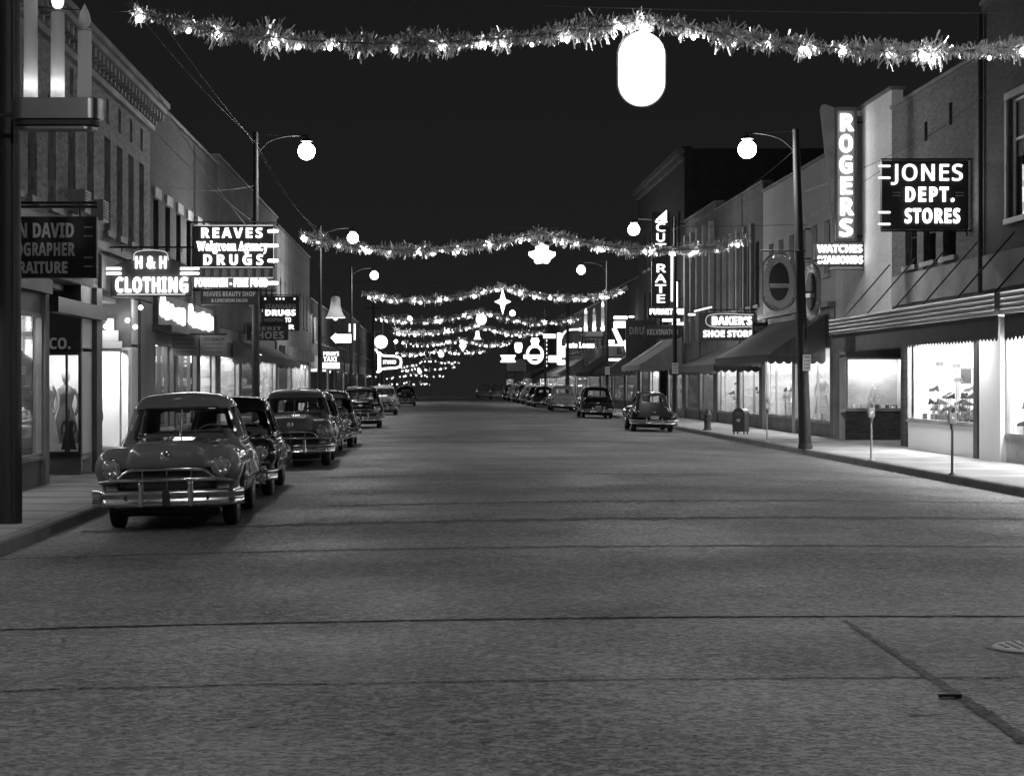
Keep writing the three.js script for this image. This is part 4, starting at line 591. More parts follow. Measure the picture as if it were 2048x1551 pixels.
{
  const g = thing('fire_hydrant', 'dark fire hydrant at the right kerb beside the mailbox', 'fire hydrant', [10.28, WALK, 69.5]);
  part(g, 'barrel', lathe([[0.18, 0], [0.18, 0.05], [0.13, 0.06], [0.125, 0.5], [0.16, 0.52], [0.16, 0.57], [0.14, 0.6], [0.1, 0.7], [0.04, 0.74], [0.035, 0.8], [0, 0.8]], 20), mat(0.06, 0.4));
  for (const r of [0, 1, -1]) part(g, 'outlet', rod([r * 0.1, 0.42, r ? 0 : 0.1], [r * 0.21, 0.42, r ? 0 : 0.22], r ? 0.05 : 0.07, 12), mat(0.08, 0.4));
}
{
  const g = thing('mailbox', 'dark round-topped mailbox on four legs at the right kerb', 'mailbox', [10.62, WALK, 64], -0.55), s = new THREE.Shape(); s.moveTo(-0.27, 0.12); s.lineTo(-0.27, 0.86); s.absarc(0, 0.86, 0.27, Math.PI, 0, true); s.lineTo(0.27, 0.12); s.closePath();
  part(g, 'shell', extrude(s, 0.5, 0.012).rotateY(Math.PI / 2 * 0).translate(0, 0, -0.25), mat(0.04, 0.35)); for (const x of [-0.23, 0.23]) for (const z of [-0.21, 0.21]) part(g, 'leg', rbox(0.05, 0.13, 0.05, 0.005, x, 0.065, z), M.iron);
  g.scale.set(0.8, 0.8, 0.8); const hatch = part(g, 'hatch', rbox(0.4, 0.16, 0.02, 0.008, 0, 0.86, 0.268), mat(0.07, 0.3)); part(hatch, 'pull', rbox(0.14, 0.02, 0.03, 0.006, 0, 0.92, 0.285), M.chrome); part(g, 'notice_plate', rbox(0.16, 0.12, 0.006, 0.002, 0, 0.6, 0.266), M.letterDull);
}
// ---------------------------------------------------------------- candle trays on the poles
function candleTray(label, X, Y, Z, k, spec, lit) {
  const g = thing('candle_tray', label, 'decoration', [X, Y, Z], 0, 'candle trays on the lamp posts'), w = 0.94 * k, sh = new THREE.Shape(), a = w / 2, r = 0.08 * k; sh.moveTo(-a + r, -0.16 * k); sh.lineTo(a - r, -0.16 * k); sh.absarc(a - r, 0, 0.16 * k, -Math.PI / 2, Math.PI / 2); sh.lineTo(-a + r, 0.16 * k); sh.absarc(-a + r, 0, 0.16 * k, Math.PI / 2, Math.PI * 1.5);
  part(g, 'tray', extrude(sh, 0.24 * k, 0.008, 16).rotateX(-Math.PI / 2), M.steelRough); part(g, 'under_rim', extrude(sh, 0.05, 0.004, 16).scale(0.93, 0.9, 1).rotateX(-Math.PI / 2), M.iron, 0, -0.075 * k, 0); part(g, 'lower_plate', extrude(sh, 0.03, 0.004, 16).scale(0.86, 0.85, 1).rotateX(-Math.PI / 2), M.steelRough, 0, -0.13 * k, 0);
  part(g, 'pole_clamp', rod([-a - 0.3 * k, 0.06, 0], [-a + 0.05, 0.06, 0], 0.03), M.iron);
  for (const [x, h, on, flameOn] of spec) {
    const c = part(g, 'candle', new THREE.CylinderGeometry(0.082 * k, 0.086 * k, h, 24, 1, true).translate(0, h / 2, 0), phys(0.8, 1, { transmission: 0.55, thickness: 0, side: THREE.DoubleSide }), x * k, 0.25 * k, 0);
    part(c, 'candle_top', lathe([[0, h], [0.094 * k, h], [0.094 * k, h + 0.02], [0.03, h + 0.04], [0, h + 0.04]], 20), M.offwhite);
    part(c, 'flame_lamp', lathe([[0.02, 0], [0.06, 0.03], [0.078, 0.09], [0.06, 0.17], [0.025, 0.25], [0, 0.3]].map((q) => [q[0] * k, q[1] * k]), 16), flameOn ? M.flame : phys(0.75, 0.5, { transmission: 0.3, thickness: 0 }), 0, h + 0.04, 0);
    if (on) { part(c, 'candle_bulb', new THREE.SphereGeometry(0.03, 12, 8), M.neonHot, 0, 0.16, 0); const p = new THREE.PointLight(0xffffff, on, 0, 2); p.position.set(x * k, 0.25 * k + 0.16, 0); p.shadow.radius = 2; p.castShadow = true; g.add(p); }
  }
}
candleTray('three tall candles on a bright metal tray on the nearest left pole', -4.6, 5.02, 22.6, 1, [[-0.33, 1.6, 0.15, true], [0, 1.06, 0.15, true], [0.33, 0.83, 0, false]]);
candleTray('three small candles on a tray hung from the third right lamp post', 9.1, 4.45, 105, 1.15, [[-0.42, 0.95, 2.2, true], [0, 0.95, 2.2, false], [0.42, 1.35, 2.2, true]]);
// ---------------------------------------------------------------- hung shapes: bells, balls, stars, plaque
const bellPts = [[0.02, 1], [0.22, 0.98], [0.3, 0.88], [0.33, 0.6], [0.4, 0.35], [0.55, 0.14], [0.66, 0.06], [0.62, 0.03], [0.5, 0.1], [0.3, 0.4], [0.02, 0.9]];
const shell = phys(0.8, 1, { transmission: 0.6, thickness: 0, side: THREE.DoubleSide });
{
  const g = thing('bell_ornament', 'pale bell ornament hung from a left pole above the arrow sign', 'decoration', [-5.5 - 0.15, 5.5, 106]); part(g, 'bell', lathe(bellPts.map((p) => [p[0] * 0.88, p[1] * 1.3]), 28), shell); part(g, 'clapper_lamp', new THREE.SphereGeometry(0.14, 14, 10), M.neonSoft, 0, 0.02, 0); part(g, 'hook', rod([0, 1.3, 0], [0, 1.6, 0], 0.03), M.iron); const p = new THREE.PointLight(0xffffff, 26, 0, 2); p.position.set(0, 0.02, 0); g.add(p); areaLight(g, 0.4, 0.4, 22, [0, 0.05, 0], [Math.PI / 2, 0, 0]);
  part(g, 'bracket', rod([0, 1.58, 0], [0.55, 1.58, 0], 0.03), M.iron);
  const b = thing('ball_ornament', 'glowing ball ornament beside the studio sign on the left', 'decoration', [-4.5, 5.3, 157]); part(b, 'globe_lamp', new THREE.SphereGeometry(0.56, 28, 20), M.lantern); part(b, 'hook', rod([0, 0.55, 0], [0, 0.9, 0], 0.03), M.iron); part(b, 'bracket', rod([0, 0.9, 0], [-0.6, 0.9, 0], 0.03), M.iron); const q = new THREE.PointLight(0xffffff, 4, 0, 2); q.position.set(0, 0, 0.8); b.add(q);
  const c = thing('lantern_ornament', 'small glowing lantern ornament left of the ring sign on the far right side', 'decoration', [8.4 + bend(184), 4.8, 184]); part(c, 'lantern_body', lathe([[0.1, 0], [0.3, 0.1], [0.42, 0.6], [0.38, 0.95], [0.2, 1.1], [0.06, 1.15]], 18), M.neonSoft); part(c, 'cap', lathe([[0.3, 1.05], [0.1, 1.2], [0.02, 1.3]], 16), M.iron); part(c, 'bracket', rod([0, 1.3, 0], [1.6, 1.3, 0], 0.03), M.iron);
}
{ // oval plaque on a bracket; its painted figure is left out, plain bands stand in
  const X = 9.25, Z = 49.6, g = thing('oval_plaque', 'oval tinsel-edged plaque on a bracket of the leaning lamp post', 'decoration', [X, 3.75, Z]), s = new THREE.Shape(), a = 0.44, hh = 1.52; const oval = (k) => { const q = new THREE.Shape(), r = a * k, m = (hh / 2 - a); q.absarc(0, hh / 2 + m, r, 0, Math.PI); q.absarc(0, hh / 2 - m, r, Math.PI, 2 * Math.PI); q.closePath(); return q; };
  part(g, 'panel', extrude(oval(0.96), 0.02, 0.004, 24).translate(0, 0, -0.01), phys(0.75, 0.3, { transmission: 0.72, thickness: 0, clearcoat: 1 }));
  const pts = oval(1).getPoints(24).map((p) => [p.x, p.y, 0]); part(g, 'rim', tube(pts, 0.028, 90, 8, true), M.steelRough);
  const r = rng(5), foil = []; for (let i = 0; i < 260; i++) { const p = pts[Math.floor(r() * pts.length)], q = box(0.03, 0.01 + r() * 0.05, 0.004); q.rotateX(r() * 3).rotateY(r() * 3).rotateZ(r() * 6); foil.push(q.translate(p[0] * (0.86 + r() * 0.12), hh / 2 + (p[1] - hh / 2) * (0.9 + r() * 0.08), 0.04)); } const t = part(g, 'foil_edging', join(foil), M.steel); t.userData.kind = 'stuff';
  const blob = new THREE.Shape(); blob.absellipse(0, 0.78, 0.25, 0.5, 0, Math.PI * 2); part(g, 'dark_centre', extrude(blob, 0.03, 0.02, 20).translate(0, 0, 0.03), mat(0.05, 0.6)); part(g, 'pale_band', rbox(0.52, 0.12, 0.04, 0.018, 0, 0.66, 0.075), M.offwhite);
  part(g, 'bracket', rod([-0.5, hh + 0.08, 0], [0.72, hh + 0.08, 0], 0.025), M.iron); for (const x of [-0.15, 0.15]) part(g, 'hanger', rod([x, hh - 0.03, 0], [x, hh + 0.08, 0], 0.01), M.iron);
  const b = copyOf(g, 'second foil-edged oval plaque half hidden behind the leaning lamp post', [10.22, 3.5, 49.95], -1.3);
}
// ---------------------------------------------------------------- garlands
const foilMat = mat(0.9, 0.25, { metalness: 0.88, side: THREE.DoubleSide });
function garland(label, Z, X0, X1, Y0, Yc, Y1, sag, n, nb, lights, k = 1, cx) {
  const g = thing('tinsel_garland', label, 'garland', [0, 0, Z], 0, 'tinsel garlands strung across the street'), r = rng(Math.round(Z * 7)), c = cx ?? (X0 + X1) / 2, P = (t) => { const L = t < 0.5, q = L ? t * 2 : t * 2 - 1, xa = L ? X0 : c, xb = L ? c : X1, ya = L ? Y0 : Yc, yb = L ? Yc : Y1; return [xa + (xb - xa) * q, ya + (yb - ya) * q - 4 * sag * (L ? 0.88 + 0.24 * Math.abs(Math.sin(Z * 1.7)) : 0.86 + 0.26 * Math.abs(Math.cos(Z * 2.3))) * q * (1 - q) * (L ? 1.15 - 0.3 * q : 0.85 + 0.3 * q), 0]; };
  part(g, 'cord', tube(lin(0, 1, 40).map(P), 0.012 * k, 120, 5), M.cable);
  const strips = []; let dens = 1;
  for (let i = 0; i < n; i++) {
    const t = r(), p = P(t), cl = 0.52 + 0.48 * Math.sin(t * 61 + Z) * Math.sin(t * 23 + 1) + 0.25 * Math.sin(t * 139 + 2), a = r() * Math.PI * 2, tilt = (r() - 0.5) * 1.1, l = k * (0.08 + 0.14 * r()) * (0.5 + 0.65 * cl), w = k * (0.005 + 0.011 * r());
    const d = new THREE.Vector3(Math.sin(tilt), Math.cos(a) * Math.cos(tilt), Math.sin(a) * Math.cos(tilt)), e = new THREE.Vector3(r() - 0.5, r() - 0.5, r() - 0.5).cross(d).normalize().multiplyScalar(w), b = new THREE.Vector3(r() - 0.5, r() - 0.7, r() - 0.5).multiplyScalar(l * 0.5);
    const A = new THREE.Vector3(...p), B = A.clone().addScaledVector(d, l * 0.6), C = A.clone().addScaledVector(d, l * 1.15).add(b); strips.push(A.x - e.x, A.y - e.y, A.z - e.z, A.x + e.x, A.y + e.y, A.z + e.z, B.x + e.x, B.y + e.y, B.z + e.z, B.x - e.x, B.y - e.y, B.z - e.z, C.x + e.x, C.y + e.y, C.z + e.z, C.x - e.x, C.y - e.y, C.z - e.z);
  }
  const idx = []; for (let i = 0; i < n; i++) { const o = i * 6; idx.push(o, o + 1, o + 2, o, o + 2, o + 3, o + 3, o + 2, o + 4, o + 3, o + 4, o + 5); }
  const tg = new THREE.BufferGeometry(); tg.setAttribute('position', new THREE.Float32BufferAttribute(strips, 3)); tg.setIndex(idx); const flatT = tg.toNonIndexed(); flatT.computeVertexNormals();
  part(g, 'tinsel', flatT, foilMat).userData.kind = 'stuff';
  const bg = new THREE.IcosahedronGeometry(0.034 * k, 1).scale(1, 1.15, 1), bgBig = new THREE.IcosahedronGeometry(0.048 * k, 2);
  for (let i = 0; i < nb; i++) {
    const t = (i + r()) / nb, p = P(t), y = p[1] - (0.05 + r() * 0.1) * k; part(g, 'bulb', r() < 0.35 ? bgBig : bg, lights[i % lights.length] ? M.bulb : M.neon, p[0], y, 0.03);
    if (lights[i % lights.length]) { const L = new THREE.PointLight(0xffffff, lights[i % lights.length], 0, 2); L.position.set(p[0], y, 0.03); L.shadow.radius = 2 * k; L.castShadow = true; g.add(L); }
  }
  return P;
}
function wire(label, a, b, sag = 0.15, r = 0.008) { return single('overhead_wire', tube(lin(0, 1, 10).map((t) => [a[0] + (b[0] - a[0]) * t, a[1] + (b[1] - a[1]) * t - 4 * sag * t * (1 - t), -(a[2] + (b[2] - a[2]) * t)]), r, 30, 4), M.cable, label, 'wire', 'wires overhead'); }
const FLICK = [0.9, 0, 0, 0.8, 1.6, 0];
garland('nearest tinsel garland, cut by the top of the photo, with the oval lantern', 28, -4.56, 10.2, 7.42, 7.3, 7.1, 0.42, 8200, 26, [0.5, 0, 0.4, 1.6, 0, 0.6, 0, 0, 1.2], 1, 3.2);
garland('second tinsel garland, carrying the bell with a bow', 62, -4.5, 10.6, 6.8, 6.85, 6.65, 0.5, 6500, 28, FLICK, 1.25, 3.6);
garland('third tinsel garland, carrying the four-pointed star', 105, -4.1, 11.0, 6.95, 7.3, 7.2, 0.55, 4200, 30, [0.8, 0, 0.5], 1.4, 3.9);
garland('fourth tinsel garland, carrying the round globe', 135, -4.3, 10.8, 6.7, 7.1, 6.7, 0.55, 2600, 30, [0.8, 0, 0, 0], 1.8, 3.5);
garland('fifth tinsel garland, carrying a small bell', 183, -4.0, 11.2, 7.0, 7.6, 7.1, 0.5, 1600, 30, [0.8, 0, 0], 2.2, 4.3);
garland('sixth tinsel garland, carrying a small diamond star', 257, -4.4, 10.7, 7.6, 8.0, 7.6, 0.5, 900, 26, [0.8, 0, 0], 2.9, 4.0);
garland('seventh tinsel garland, carrying a far globe', 310, -6.3, 9.0, 7.1, 7.6, 7.6, 0.5, 600, 24, [0.8, 0, 0], 3.4, 1.5);
garland('eighth tinsel garland, dipping right of the studio sign', 390, -6.9, 5.6, 5.6, 7.0, 6.6, 0.4, 300, 18, [0], 4.0, -1.5);
garland('ninth tinsel garland, just below the eighth', 430, -7.8, 4.8, 5.3, 5.7, 5.9, 0.4, 260, 16, [0], 4.3, -4.2);
garland('tenth tinsel garland, above the far dip of the road', 480, -14.1, 2.7, 3.6, 4.6, 4.1, 0.4, 220, 15, [0], 4.8, -6.1);
garland('farthest tinsel garland, just above the car roofs', 530, -17.2, -0.9, 1.5, 2.6, 2.2, 0.3, 200, 13, [0], 5.2, -9);
wire('thin wire from the nearest garland to the left building', [-6.75, 7.55, 28], [-4.56, 7.42, 28], 0.02); wire('long thin wire above the nearest garland', [-6.75, 8.0, 28], [12.75, 7.75, 29.5], 0.25);
wire('thin wire above the second garland', [-6.75, 7.15, 62], [12.75, 7.2, 63], 0.12); wire('thin wire above the third garland', [-6.75, 7.6, 105], [12.75, 7.6, 105], 0.1);
wire('wire sloping from the near left pole to the pole before the drugs sign', [-5.36, 9.3, 23.3], [-5.06, 8.6, 52.5], 0.25); wire('lower wire along the left poles', [-5.4, 7.2, 23.3], [-5.16, 6.4, 52.5], 0.3); wire('wire along the left poles past the drugs sign', [-5.06, 8.6, 52.5], [-5.06, 8.4, 82], 0.25); wire('wire down from the left corniced roof', [-6.3, 8.6, 40], [-5.1, 6.0, 52.5], 0.2);
wire('wire from the pale brick block to the leaning lamp post', [12.75, 6.9, 62], [9.9, 6.1, 49.7], 0.1); wire('wire from the leaning lamp post to the painted brick wall', [9.85, 6.9, 49.7], [12.75, 8.2, 46], 0.1); wire('wire from the leaning lamp post across the department store wall', [9.85, 6.1, 49.7], [12.75, 8.6, 41], 0.1); wire('wire sloping down over the left corniced roof', [-5.9, 9.4, 23.3], [-5.3, 8.9, 52.5], 0.35); wire('second wire along the left poles past the drugs sign', [-5.3, 8.9, 52.5], [-5.2, 8.7, 82], 0.35); wire('service wire to the hooded windows on the left', [-5.1, 7.4, 52.5], [-6.78, 6.8, 47], 0.12); wire('service wire to the shoe store block on the right', [10, 7.6, 76.8], [12.78, 7.9, 73], 0.12); wire('wire along the right poles', [9.85, 8.2, 49.7], [10, 8.2, 76.8], 0.3);
// pendants under the garlands
{
  const g = thing('oval_lantern', 'large glowing oval lantern hanging from the nearest garland', 'lantern', [3.14, 5.98, 28]), m = 0.205, a = 0.36, prof = []; 
  for (let i = 0; i <= 40; i++) prof.push(i);
  const sh = new THREE.Shape(); sh.absarc(0, 0.565 + m, a, 0, Math.PI); sh.absarc(0, 0.565 - m, a, Math.PI, 2 * Math.PI); sh.closePath();
  part(g, 'lantern_body', new THREE.ExtrudeGeometry(sh, { depth: 0.06, bevelEnabled: true, bevelSize: 0.0, bevelThickness: 0.07, bevelSegments: 4, curveSegments: 28 }).scale(0.96, 0.975, 1).translate(0, 0.012, -0.03), M.lantern);
  part(g, 'rim', tube(sh.getPoints(28).map((p) => [p.x, p.y, 0]), 0.016, 110, 8, true), M.trimMid);
  for (const x of [-0.28, 0.28]) part(g, 'hanger', rod([x, 1.02, 0], [x * 0.9, 1.28, 0], 0.006), M.cable); areaLight(g, 0.6, 1.0, 3, [0, 0.56, 0.18], FRONT);
  const top = new THREE.PointLight(0xffffff, 1.5, 0, 2); part(g, 'bulb', new THREE.SphereGeometry(0.05, 12, 8), M.bulb, 0.04, 1.17, 0.05); top.position.set(0.04, 1.17, 0.05); g.add(top);
}
{
  const b = thing('bell_pendant', 'glowing pair of bells with a bow under the second garland', 'decoration', [3.62, 5.85, 62]);
  const oneBell = () => { const q = new THREE.Shape(); q.moveTo(-0.13, 0.55); q.quadraticCurveTo(-0.15, 0.22, -0.36, 0.14); q.lineTo(-0.33, 0.06); q.quadraticCurveTo(0, -0.06, 0.33, 0.06); q.lineTo(0.36, 0.14); q.quadraticCurveTo(0.15, 0.22, 0.13, 0.55); q.closePath(); return extrude(q, 0.12, 0.025); };
  for (const e of [-1, 1]) { const m = part(b, 'bell_lamp', oneBell(), M.neon, e * -0.15, 0.05, e * 0.07); m.rotation.z = e * -0.42; part(m, 'clapper_bulb', new THREE.SphereGeometry(0.07, 10, 8), M.neon, 0, -0.02, 0.06); }
  for (const s of [-1, 1]) part(b, 'bow', new THREE.TorusGeometry(0.13, 0.045, 8, 18).scale(1.3, 0.7, 1), M.trim, s * 0.16, 0.66, 0.1); part(b, 'bow_knot', rbox(0.16, 0.12, 0.12, 0.04, 0, 0.66, 0.1), M.offwhite); areaLight(b, 0.4, 0.5, 2, [0, 0.3, 0.4], FRONT);
  const st = (k) => { const s = new THREE.Shape(); for (let i = 0; i < 8; i++) { const a = i * Math.PI / 4 + Math.PI / 2, q = i % 2 ? 0.26 : (i % 4 === 0 ? 1 : 0.62); i ? s.lineTo(Math.cos(a) * q * k, Math.sin(a) * q * k) : s.moveTo(Math.cos(a) * q * k, Math.sin(a) * q * k); } s.closePath(); return s; };
  const s3 = thing('star_pendant', 'glowing four-pointed star under the third garland', 'decoration', [3.9, 6.42, 105]); part(s3, 'star_lamp', extrude(st(0.7), 0.1, 0.03), M.neon); part(s3, 'hanger', rod([0, 0.68, 0.05], [0, 1.0, 0.05], 0.015), M.cable); areaLight(s3, 0.5, 0.8, 3, [0, 0, 0.3], FRONT);
  const g4 = thing('globe_pendant', 'glowing round globe under the fourth garland', 'decoration', [3.45, 6.45, 135]); part(g4, 'globe_lamp', new THREE.SphereGeometry(0.4, 24, 16), M.neonSoft); part(g4, 'hanger', rod([0, 0.38, 0], [0, 0.75, 0], 0.02), M.cable);
  const g5 = thing('bell_pendant', 'small glowing bell under the fifth garland', 'decoration', [4.3, 6.1, 183]); part(g5, 'bell_lamp', lathe(bellPts.map((p) => [p[0] * 0.6, p[1] * 0.9]), 16), M.neonSoft); part(g5, 'hanger', rod([0, 0.85, 0], [0, 1.5, 0], 0.03), M.cable);
  const g6 = thing('star_pendant', 'small glowing diamond star under the sixth garland', 'decoration', [4.0, 7.0, 257]); part(g6, 'star_lamp', extrude(shapeOf([[0, 0.85], [0.5, 0], [0, -0.85], [-0.5, 0]]), 0.1, 0.03), M.neonSoft); part(g6, 'hanger', rod([0, 0.8, 0], [0, 1.1, 0], 0.03), M.cable);
  const g7 = thing('globe_pendant', 'far glowing globe under the seventh garland', 'decoration', [1.2, 6.6, 310]); part(g7, 'globe_lamp', new THREE.SphereGeometry(0.5, 16, 12), M.neonSoft); part(g7, 'hanger', rod([0, 0.48, 0], [0, 1.0, 0], 0.04), M.cable);
  const g9 = thing('lantern_pendant', 'far leaning glowing lantern under the ninth garland', 'decoration', [-3.4, 4.6, 430]); part(g9, 'lantern_body', new THREE.SphereGeometry(0.6, 14, 10).scale(0.8, 1.3, 0.8).rotateZ(0.35), M.neonSoft); part(g9, 'hanger', rod([0, 0.7, 0], [0, 1.2, 0], 0.05), M.cable);
}

// ---------------------------------------------------------------- cars: bodies meshed from a distance field
const clamp = (v, a, b) => Math.max(a, Math.min(b, v));
const smin = (a, b, k) => { const h = Math.max(k - Math.abs(a - b), 0) / k; return Math.min(a, b) - h * h * k * 0.25; };
const smax = (a, b, k) => -smin(-a, -b, k);
const sdBox = (x, y, z, cx, cy, cz, hx, hy, hz, r) => { const ax = Math.abs(x - cx) - hx + r, ay = Math.abs(y - cy) - hy + r, az = Math.abs(z - cz) - hz + r; return Math.hypot(Math.max(ax, 0), Math.max(ay, 0), Math.max(az, 0)) + Math.min(Math.max(ax, ay, az), 0) - r; };
const sdCap = (x, y, z, a, b, ra, rb) => { const px = x - a[0], py = y - a[1], pz = z - a[2], bx = b[0] - a[0], by = b[1] - a[1], bz = b[2] - a[2], h = clamp((px * bx + py * by + pz * bz) / (bx * bx + by * by + bz * bz), 0, 1); return Math.hypot(px - bx * h, py - by * h, pz - bz * h) - (ra + (rb - ra) * h); };
function plane2(z, y, a, b) { const dz = b[0] - a[0], dy = b[1] - a[1], l = Math.hypot(dz, dy); return ((z - a[0]) * -dy + (y - a[1]) * dz) / l; } // positive on the left of a -> b
function carField(V) {
  const fz = 2.36, rz = -2.42;
  const house = (x, y, z, e, k) => {      // the cabin, grown or shrunk by e
    let d = smax(plane2(z, y, [V.wsTop, 1.55], [V.wsBase, 0.98]) - e, plane2(z, y, [V.rwBase, V.rwBaseY ?? 0.98], [V.rwTop, 1.55]) + (V.tail ? 0.2 * x * x - 0.13 * (1 - ((z + 1.5) / 0.9) ** 2) : 0.06 * x * x) - e, k);
    const roof = y - (V.roof - 0.055 * ((z - V.roofMid) / 0.9) ** 2 - 0.05 * (x / 0.6) ** 2) - e; d = smax(d, roof, k);
    d = smax(d, Math.abs(x) - ((V.cw ?? 0.8) - (y - 0.98) * 0.3 - 0.03 * Math.max(0, -z - 0.6)) - e, k); return Math.max(d, 0.6 - y);
  };
  return (x0, y, z) => {
    const x = Math.abs(x0);
    let d = sdBox(x, y, z, 0, 0.66, -0.02, (V.bw ?? 0.86) - 0.05 * Math.max(0, Math.abs(z) - 1.4) - (V.bw ? 0.16 * Math.max(0, -z - 1.2) : 0), 0.36, 2.28, 0.26);
    d = smin(d, sdBox(x, y, z, 0, V.hoodY - 0.02 - 0.05 * Math.max(0, z - 1.2), 1.35, 0.5 - 0.06 * Math.max(0, z - 1.2), 0.17, 1.02, 0.165), 0.16);
    d = smin(d, sdCap(x, y, z, [0.68, 0.78, 0.5], [0.665, 0.79, 2.12], 0.2, V.fender), 0.07);
    const rearF = sdCap(x, y, z, [V.rf ?? 0.7, 0.7, -0.95], [(V.rf ?? 0.7) - 0.04, 0.64, -2.12], 0.22, 0.22); if (!V.tail) d = smin(d, rearF, 0.06);
    if (V.trunk) d = smin(d, sdBox(x, y, z, 0, V.trunk - 0.22, -1.62, 0.62, 0.22, 0.66, 0.2), 0.14);
    if (V.tail) d = smax(d, plane2(z, y, [-2.55, 0.55], [-1.0, 1.32]) + 0.25 * x * x - 0.1 * (1 - ((z + 1.7) / 0.9) ** 2), 0.2);
    const cabin = house(x, y, z, 0, 0.16); d = smin(d, cabin, 0.05); if (V.tail) d = smin(d, rearF, 0.04);
    d = Math.max(d, 0.3 - y + 0.03 * Math.max(0, Math.abs(z) - 1.8));
    // hollow
    d = smax(d, -house(x, y, z, -0.075, 0.1), 0.02);
    d = smax(d, -sdBox(x, y, z, 0, 0.8, -0.4, 0.7, 0.3, 1.0, 0.05), 0.02);
    // window openings
    const tap = (y - 1.05) * 0.3;
    d = smax(d, -sdBox(x, y, z, 0, 1.27, V.wsTop + 0.55, 0.64 - tap, 0.2, 0.55, 0.06), 0.015);
    d = smax(d, -sdBox(x, y, z, 0, V.rwY, V.rwTop - 0.62, V.rwW - tap * 0.6, V.rwH, 0.6, 0.06), 0.015);
    d = smax(d, -sdBox(x, y, z, 0.8, 1.27, 0.14 + (1.27 - y) * 0.35, 0.5, 0.18, 0.4, 0.05), 0.012);
    d = smax(d, -sdBox(x, y, z, 0.8, 1.27, -0.68 - (1.27 - y) * 0.25, 0.5, 0.17, 0.3, 0.06), 0.012);
    // wheel arches, grille mouth
    const cyl = (zc, r) => Math.max(Math.hypot(y - 0.36, z - zc) - r, 0.48 - x);
    d = smax(d, -cyl(1.43, 0.42), 0.03); d = smax(d, -cyl(-1.47, V.skirt ? 0.36 : 0.41), 0.03);
    d = smax(d, -sdBox(x, y, z, 0, 0.645, 2.36, 0.6 - 0.3 * Math.max(0, y - 0.68), 0.14, 0.22, 0.06), 0.03);
    return d;
  };
}
function surfaceNets(f, lo, hi, c) {
  const n = [0, 1, 2].map((i) => Math.ceil((hi[i] - lo[i]) / c) + 1), [nx, ny, nz] = n, v = new Float32Array(nx * ny * nz), id = new Int32Array(nx * ny * nz).fill(-1), pos = [], nor = [], idx = [];
  for (let k = 0; k < nz; k++) for (let j = 0; j < ny; j++) for (let i = 0; i < nx; i++) v[i + nx * (j + ny * k)] = f(lo[0] + i * c, lo[1] + j * c, lo[2] + k * c);
  const off = [0, 1, nx, nx + 1, nx * ny, nx * ny + 1, nx * ny + nx, nx * ny + nx + 1], E = [[0, 1], [0, 2], [0, 4], [1, 3], [1, 5], [2, 3], [2, 6], [3, 7], [4, 5], [4, 6], [5, 7], [6, 7]];
  for (let k = 0; k < nz - 1; k++) for (let j = 0; j < ny - 1; j++) for (let i = 0; i < nx - 1; i++) {
    const o = i + nx * (j + ny * k); let s = 0; for (let q = 0; q < 8; q++) if (v[o + off[q]] < 0) s++; if (s === 0 || s === 8) continue;
    let px = 0, py = 0, pz = 0, m = 0;
    for (const [a, b] of E) { const A = v[o + off[a]], B = v[o + off[b]]; if ((A < 0) === (B < 0)) continue; const t = A / (A - B); px += (a & 1) + t * ((b & 1) - (a & 1)); py += (a >> 1 & 1) + t * ((b >> 1 & 1) - (a >> 1 & 1)); pz += (a >> 2) + t * ((b >> 2) - (a >> 2)); m++; }
    let X = lo[0] + (i + px / m) * c, Y = lo[1] + (j + py / m) * c, Z = lo[2] + (k + pz / m) * c; const h = 0.012, g = () => [f(X + h, Y, Z) - f(X - h, Y, Z), f(X, Y + h, Z) - f(X, Y - h, Z), f(X, Y, Z + h) - f(X, Y, Z - h)];
    let q = g(), l = Math.hypot(...q) || 1; const d = clamp(f(X, Y, Z), -c * 0.4, c * 0.4); X -= q[0] / l * d; Y -= q[1] / l * d; Z -= q[2] / l * d; q = g(); l = Math.hypot(...q) || 1;
    id[o] = pos.length / 3; pos.push(X, Y, Z); nor.push(q[0] / l, q[1] / l, q[2] / l);
  }
  const st = [1, nx, nx * ny];
  for (let k = 1; k < nz - 1; k++) for (let j = 1; j < ny - 1; j++) for (let i = 1; i < nx - 1; i++) {
    const o = i + nx * (j + ny * k);
    for (let a = 0; a < 3; a++) { const p = v[o] < 0, q = v[o + st[a]] < 0; if (p === q) continue; const u = st[(a + 1) % 3], w = st[(a + 2) % 3], A = id[o], B = id[o - u], C = id[o - u - w], D = id[o - w]; if (A < 0 || B < 0 || C < 0 || D < 0) continue; if (p) idx.push(A, B, C, A, C, D); else idx.push(A, C, B, A, D, C); }
  }
  const g = new THREE.BufferGeometry(); g.setAttribute('position', new THREE.Float32BufferAttribute(pos, 3)); g.setAttribute('normal', new THREE.Float32BufferAttribute(nor, 3)); g.setIndex(idx); return g;
}
const variants = {
  sedan: { hoodY: 0.98, fender: 0.235, wsTop: 0.3, wsBase: 0.78, rwTop: -1.0, rwBase: -1.5, roof: 1.66, roofMid: -0.35, trunk: 1.1, rwY: 1.27, rwH: 0.15, rwW: 0.5 },
  hump: { hoodY: 1.0, fender: 0.25, wsTop: 0.22, wsBase: 0.62, rwTop: -0.75, rwBase: -2.3, rwBaseY: 0.8, roof: 1.68, roofMid: -0.3, trunk: 0, rwY: 1.33, rwH: 0.12, rwW: 0.42, rf: 0.71, skirt: true, tail: true, cw: 0.72, bw: 0.78 },
  coach: { hoodY: 1.02, fender: 0.25, wsTop: 0.28, wsBase: 0.62, rwTop: -1.1, rwBase: -1.75, rwBaseY: 0.9, roof: 1.72, roofMid: -0.4, trunk: 1.06, rwY: 1.32, rwH: 0.12, rwW: 0.42, rf: 0.74 },
};
